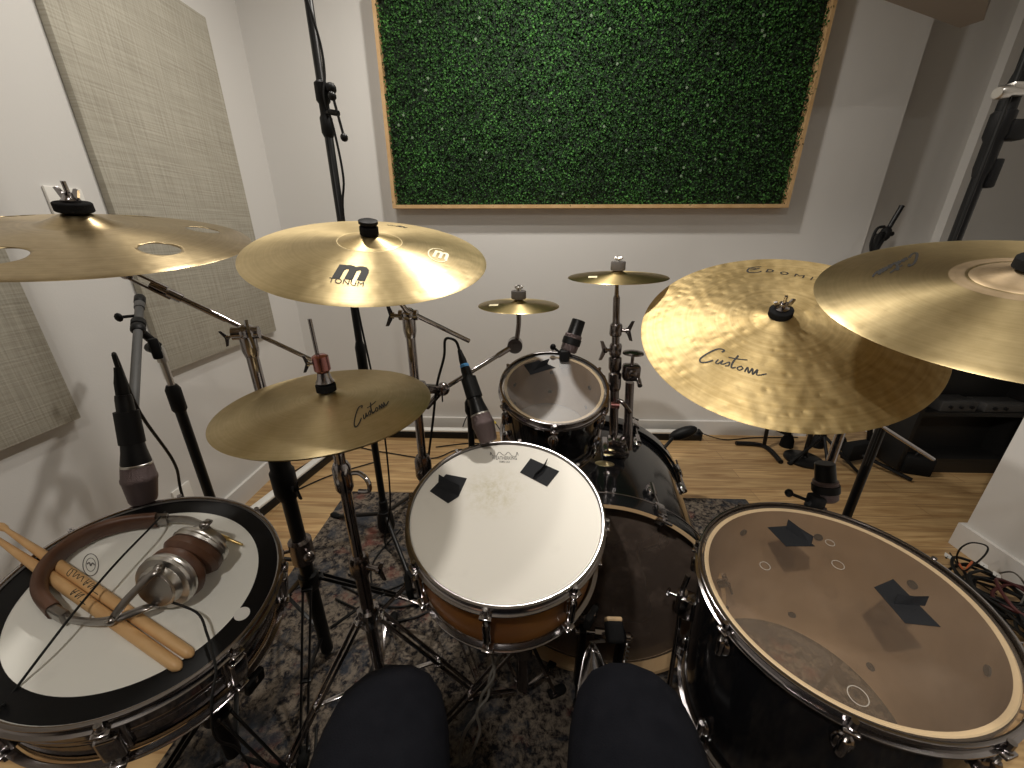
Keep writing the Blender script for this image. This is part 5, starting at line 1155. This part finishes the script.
mb = MB(); mb.tube([a1, Vector((1.3798, 1.98, 0.1475)), Vector((1.3997, 2.02, 0.3443)), Vector((1.4163, 2.06, 0.6732))], .010, 8); mb.build('upright', black_metal, t)
mb = MB(); mb.bar(Vector((1.431, 1.99, 0.1432)), Vector((1.4967, 1.96, 0.1159)), .05, .05, (0, 0, 1), .01); mb.build('cradle', rubber, t)
t = thing('pedal_stand', 'dark folded stand with thin legs in front of the black shelf', 'stand', (1.9342, 1.8493, 0))
mb = MB(); mb.tube([(1.8122, 1.8355, 0.05), (1.9338, 1.6687, 0.012)], .010, 8); mb.tube([(1.8322, 1.9638, 0.03), (1.9531, 1.9124, 0.1)], .009, 8); mb.build('leg', black_metal, t)
mb = MB(); mb.tube([(1.8864, 1.8846, 0.04), (1.8004, 1.86, 0.3032), (1.7172, 1.88, 0.718)], .012, 8); mb.build('upright', black_metal, t)
mb = MB()
for k, (x, y) in enumerate(((842, 448), (856, 446), (872, 444))): pass
mb.bar((1.7185, 1.83, 0.07), (1.8911, 1.8765, 0.07), .05, .10, (0, 0, 1), .01); mb.build('clamp_block', rubber, t)
for k, (lab, px) in enumerate((('first of three small black stand bases under the ride cymbal', (1.5323, 2.0055, 0)), ('second of three small black stand bases under the ride cymbal', (1.7068, 2.0109, 0)), ('third of three small black stand bases under the ride cymbal', (1.8177, 1.992, 0)))):
    b = Vector(px); t = thing('desk_stand', lab, 'stand', b)
    mb = MB(); mb.profile(b, b + V3(0, 0, .07), [(0, .035), (.6, .032), (1, .02)], 14); mb.build('base', rubber, t)
    mb = MB(); mb.cyl(b + V3(0, 0, .06), b + V3(.01, .02, .40), .009); mb.build('tube', dark_chrome if k == 1 else black_metal, t)
b = Vector((2.0193, 1.7581, 0)); t = thing('black_case', 'small black case on the floor against the black shelf', 'case', b)
mb = MB(); mb.box(b + V3(.0, .0, .05), (.12, .07, .10), Matrix.Rotation(-.3, 3, 'Z'), .01); mb.build('shell', rubber, t); mb = MB(); mb.tube([b + V3(-.03, -.01, .10), b + V3(-.02, -.01, .12), b + V3(.02, -.01, .12), b + V3(.03, -.01, .10)], .005, 8); mb.build('handle', black_plastic, t)

cb = thing('shelf_cabinet', 'low black open shelf cabinet at right beyond the white wall', 'cabinet', (2.35, 1.80, 0))
x0, x1, ya, yb, hz = 1.93, 2.80, 1.755, 1.893, .66
mb = MB(); mb.box(((x0 + x1) / 2, (ya + yb) / 2, hz - .012), (x1 - x0, yb - ya, .024), None, .002); mb.build('top_panel', cabinet_m, cb)
for sx in (x0 + .011, (x0 + x1) / 2 + .1, x1 - .011):
    mb = MB(); mb.box((sx, (ya + yb) / 2, hz / 2), (.022, yb - ya - .004, hz - .03)); mb.build('side_panel', cabinet_m, cb)
mb = MB(); mb.box(((x0 + x1) / 2, yb - .006, hz / 2), (x1 - x0 - .03, .012, hz - .04)); mb.build('back_panel', cabinet_m, cb)
for z in (.07, .33): mb = MB(); mb.box(((x0 + x1) / 2, (ya + yb) / 2, z), (x1 - x0 - .03, yb - ya - .01, .022)); mb.build('shelf', cabinet_m, cb)
mb = MB(); mb.box(((x0 + x1) / 2, ya + .012, .03), (x1 - x0 - .01, .016, .06)); mb.build('kick_board', cabinet_m, cb)
for lab, xa, xb_, hh_, rows in (('grey flat device, left of the two on the black shelf', 2.03, 2.20, .055, 3), ('longer grey flat device, right of the two on the black shelf', 2.24, 2.44, .045, 2)):
    t = thing('audio_device', lab, 'device', ((xa + xb_) / 2, 1.80, .341)); mb = MB(); mb.box(((xa + xb_) / 2, 1.815, .341 + hh_ / 2), (xb_ - xa, .10, hh_), None, .006); mb.build('case', item_grey, t)
    for k in range(rows): mb = MB(); mb.cyl((xa + .04 + .05 * k, 1.766, .341 + hh_ / 2), (xa + .04 + .05 * k, 1.757, .341 + hh_ / 2), .008, n=12); mb.build('knob', black_plastic, t)

# ------------------------------------------------------------------ the drummer (seated, lap and legs in view)
pe = thing('person', 'seated person in black trousers, only the knees in view below the snare', 'person', (0, .1, 0))
def skin_mesh(name, nodes, edges, mat, parent, sub=2, root=0):
    me = bpy.data.meshes.new(name); base = FR[parent].inverted()
    me.from_pydata([tuple(base @ Vector(p)) for p, r in nodes], edges, []); o = bpy.data.objects.new(name, me); COL.objects.link(o); o.parent = parent; FR[o] = FR[parent]
    sk = o.modifiers.new('skin', 'SKIN'); sk.use_smooth_shade = True
    for i, (p, r) in enumerate(nodes):
        sv = me.skin_vertices[0].data[i]; sv.radius = r if isinstance(r, tuple) else (r, r); sv.use_root = (i == root)
    ss = o.modifiers.new('sub', 'SUBSURF'); ss.levels = sub; ss.render_levels = sub
    dg = bpy.context.evaluated_depsgraph_get(); dg.update(); m2 = bpy.data.meshes.new_from_object(o.evaluated_get(dg)); m2.materials.clear(); m2.materials.append(mat); m2.polygons.foreach_set('use_smooth', [True] * len(m2.polygons))
    o.modifiers.clear(); o.data = m2
    return o
KL = Vector((-.177, .322, .545)); KR = Vector((.150, .33, .552))
shirt = simple('dark_shirt_cloth', (.02, .02, .024), .9, spec=.1)
skin_m = simple('skin', (.55, .34, .24), .5)
hair_m = simple('dark_hair', (.02, .013, .009), .6)
nodes, edges = [], []
def nn_(p, r, par=None):
    nodes.append((tuple(p), r))
    if par is not None: edges.append((par, len(nodes) - 1))
    return len(nodes) - 1
pel = nn_((0, -.16, .55), .105)
for s, ch in ((-1, [((-.105, -.075, .535), .096), ((-.14, .08, .532), .094), (KL + V3(.016, -.10, 0), .094), (KL, .086), (KL + V3(-.002, .015, -.085), .068), ((-.20, .37, .34), .064), ((-.215, .375, .17), .050), ((-.215, .37, .125), .050)]),
              (1, [((.105, -.075, .535), .096), ((.13, .08, .535), .094), (KR + V3(-.014, -.10, 0), .094), (KR, .086), (KR + V3(.002, .015, -.085), .068), ((.168, .385, .34), .064), ((.172, .40, .19), .050), ((.172, .40, .14), .050)])):
    q = pel
    for p, r in ch: q = nn_(p, r, q)
q = nn_((0, -.205, .68), (.135, .105), pel); q = nn_((0, -.235, .86), (.145, .11), q); chest = nn_((0, -.245, 1.02), (.15, .105), q)
for s in (-1, 1):
    a = nn_((s * .165, -.25, 1.06), .062, chest); a = nn_((s * .215, -.21, .95), .052, a); a = nn_((s * .255, -.13, .82), .044, a); a = nn_((s * .225, -.04, .735), .036, a); w_ = nn_((s * .195, .015, .675), .025, a)
    pm_ = nn_((s * .185, .055, .655), (.020, .026), w_)
    for k in range(4):
        f0 = nn_((s * (.212 - .018 * k), .088, .652), .0088, pm_); f1 = nn_((s * (.213 - .018 * k), .112 + (.006 if k in (1, 2) else 0), .644), .008, f0); nn_((s * (.213 - .0185 * k), .128 + (.010 if k in (1, 2) else 0), .634), .007, f1)
    f0 = nn_((s * .155, .045, .652), .0095, w_); nn_((s * .142, .068, .645), .008, f0)
n0 = nn_((0, -.235, 1.13), .058, chest); n1 = nn_((0, -.222, 1.19), .052, n0); h0 = nn_((0, -.205, 1.25), (.062, .068), n1); h1 = nn_((0, -.21, 1.33), (.076, .090), h0); nn_((0, -.215, 1.40), (.062, .075), h1)
bd_ = skin_mesh('body', nodes, edges, trouser, pe)
bd_.data.materials.append(shirt); bd_.data.materials.append(skin_m)
off = FR[pe].translation
for pg in bd_.data.polygons:
    c = Vector(pg.center) + off
    if c.z > 1.155 or (abs(c.x) > .12 and c.y > .02 and c.z > .628 and c.y < .15 and abs(c.x) < .24 and c.z < .70): pg.material_index = 2
    elif c.z > .66: pg.material_index = 1
mb = MB(); rows = []
for i in range(9):
    a = PI * .5 * i / 8; rows.append([Vector((.083 * math.cos(a) * math.cos(t), -.225 + .098 * math.cos(a) * math.sin(t) - .006, 1.345 + .105 * math.sin(a) - (.05 * (1 - math.sin(t)) / 2 if i == 0 else 0))) for t in [2 * PI * k / 24 for k in range(24)]])
mb.ring(rows); hb_ = mb.build('hair', hair_m, pe)
for nm, pts_, r_, sc_, m_ in (('eye', ((-.029, -.1305, 1.335), (.029, -.1305, 1.335)), .009, (1.2, .6, .7), hair_m), ('ear', ((-.080, -.215, 1.325), (.080, -.215, 1.325)), .026, (.35, .7, 1.15), skin_m), ('nose', ((0, -.112, 1.31),), .017, (.7, 1, 1.3), skin_m), ('mouth', ((0, -.128, 1.272),), .02, (1.1, .35, .35), leather)):
    for p in pts_: mb = MB(); mb.ball(p, r_, 14, sc_); mb.build(nm, m_, pe)
for nm, ax_, yy, z0, yaw in (('shoe', -.215, .37, .078, .05), ('shoe', .172, .42, .105, -.04)):
    mb = MB(); rows = []
    for i in range(12):
        u = i / 11; y = -.09 + .27 * u; w = .036 + .012 * math.sin(PI * min(1, u * 1.2)) - (.026 * max(0, (u - .75) / .25) ** 2); hh2 = .075 - .045 * min(1, u * 1.15); hh2 = max(hh2, .026) * (1 - .45 * max(0, (u - .85) / .15))
        rows.append([Vector((ax_ + w * math.cos(a), yy + y, z0 + .004 + hh2 * max(-.12, math.sin(a)))) for a in [2 * PI * k / 16 for k in range(16)]])
    mb.ring(rows, True, True, True); s_ = mb.build(nm, shoe_m, pe)
    mb = MB(); mb.box((ax_, yy + .045, z0 - .008), (.085, .268, .018), None, .007); mb.build('sole', rubber, s_)

t = thing('drum_throne', 'round black drum throne under the seated person', 'stool', (0, -.19, 0))
mb = MB(); mb.profile((0, -.19, .375), (0, -.19, .452), [(0, .13), (.12, .155), (.75, .16), (.95, .14), (1, .10)], 40); mb.build('seat', felt_black, t)
mb = MB(); mb.cyl((0, -.19, .10), (0, -.19, .38), .014); mb.build('post', chrome, t)
tripod(t, (0, -.19, 0), .24, .10, [(.20, -.31, .010), (-.20, -.31, .010), (0, .04, .010)], .008, chrome)
# ------------------------------------------------------------------ light and camera
def lamp(x, y, e, size=.10, z=ZC - .03, col=(1., .945, .865)):
    l = bpy.data.lights.new('downlight', 'AREA'); l.shape = 'DISK'; l.size = size; l.energy = e; l.color = col
    o = bpy.data.objects.new('downlight', l); COL.objects.link(o); o.location = (x, y, z); return o
lamp(.06, 1.47, 17); lamp(-.20, -.55, 9); lamp(-.60, 1.15, 6); lamp(1.3, -.2, 2.5)
l = bpy.data.lights.new('spot_downlight', 'SPOT'); l.energy = 100; l.spot_size = math.radians(46); l.spot_blend = .7; l.shadow_soft_size = .03; l.color = (1., .945, .865)
o = bpy.data.objects.new('spot_downlight', l); COL.objects.link(o); o.location = (-.55, -.45, ZC - .04)
o.rotation_euler = (Vector((.72, .72, 1.0)) - Vector((-.55, -.45, ZC - .04))).to_track_quat('-Z', 'Y').to_euler()
w = bpy.data.worlds.new('World'); SC.world = w; w.use_nodes = True
w.node_tree.nodes['Background'].inputs[0].default_value = (.5, .5, .5, 1); w.node_tree.nodes['Background'].inputs[1].default_value = .05
cam = bpy.data.cameras.new('camera'); co = bpy.data.objects.new('camera', cam); COL.objects.link(co)
cam.sensor_fit = 'HORIZONTAL'; cam.sensor_width = 36; cam.lens = 385. / 1024 * 36; cam.clip_start = .02
co.location = (0, 0, 1.15); co.rotation_euler = (math.radians(90 - 21.3), 0, math.radians(1.8))
SC.camera = co
SC.view_settings.view_transform = 'Standard'; SC.view_settings.look = 'None'; SC.view_settings.gamma = 1; SC.view_settings.use_curve_mapping = False
SC.view_settings.exposure = 0.22
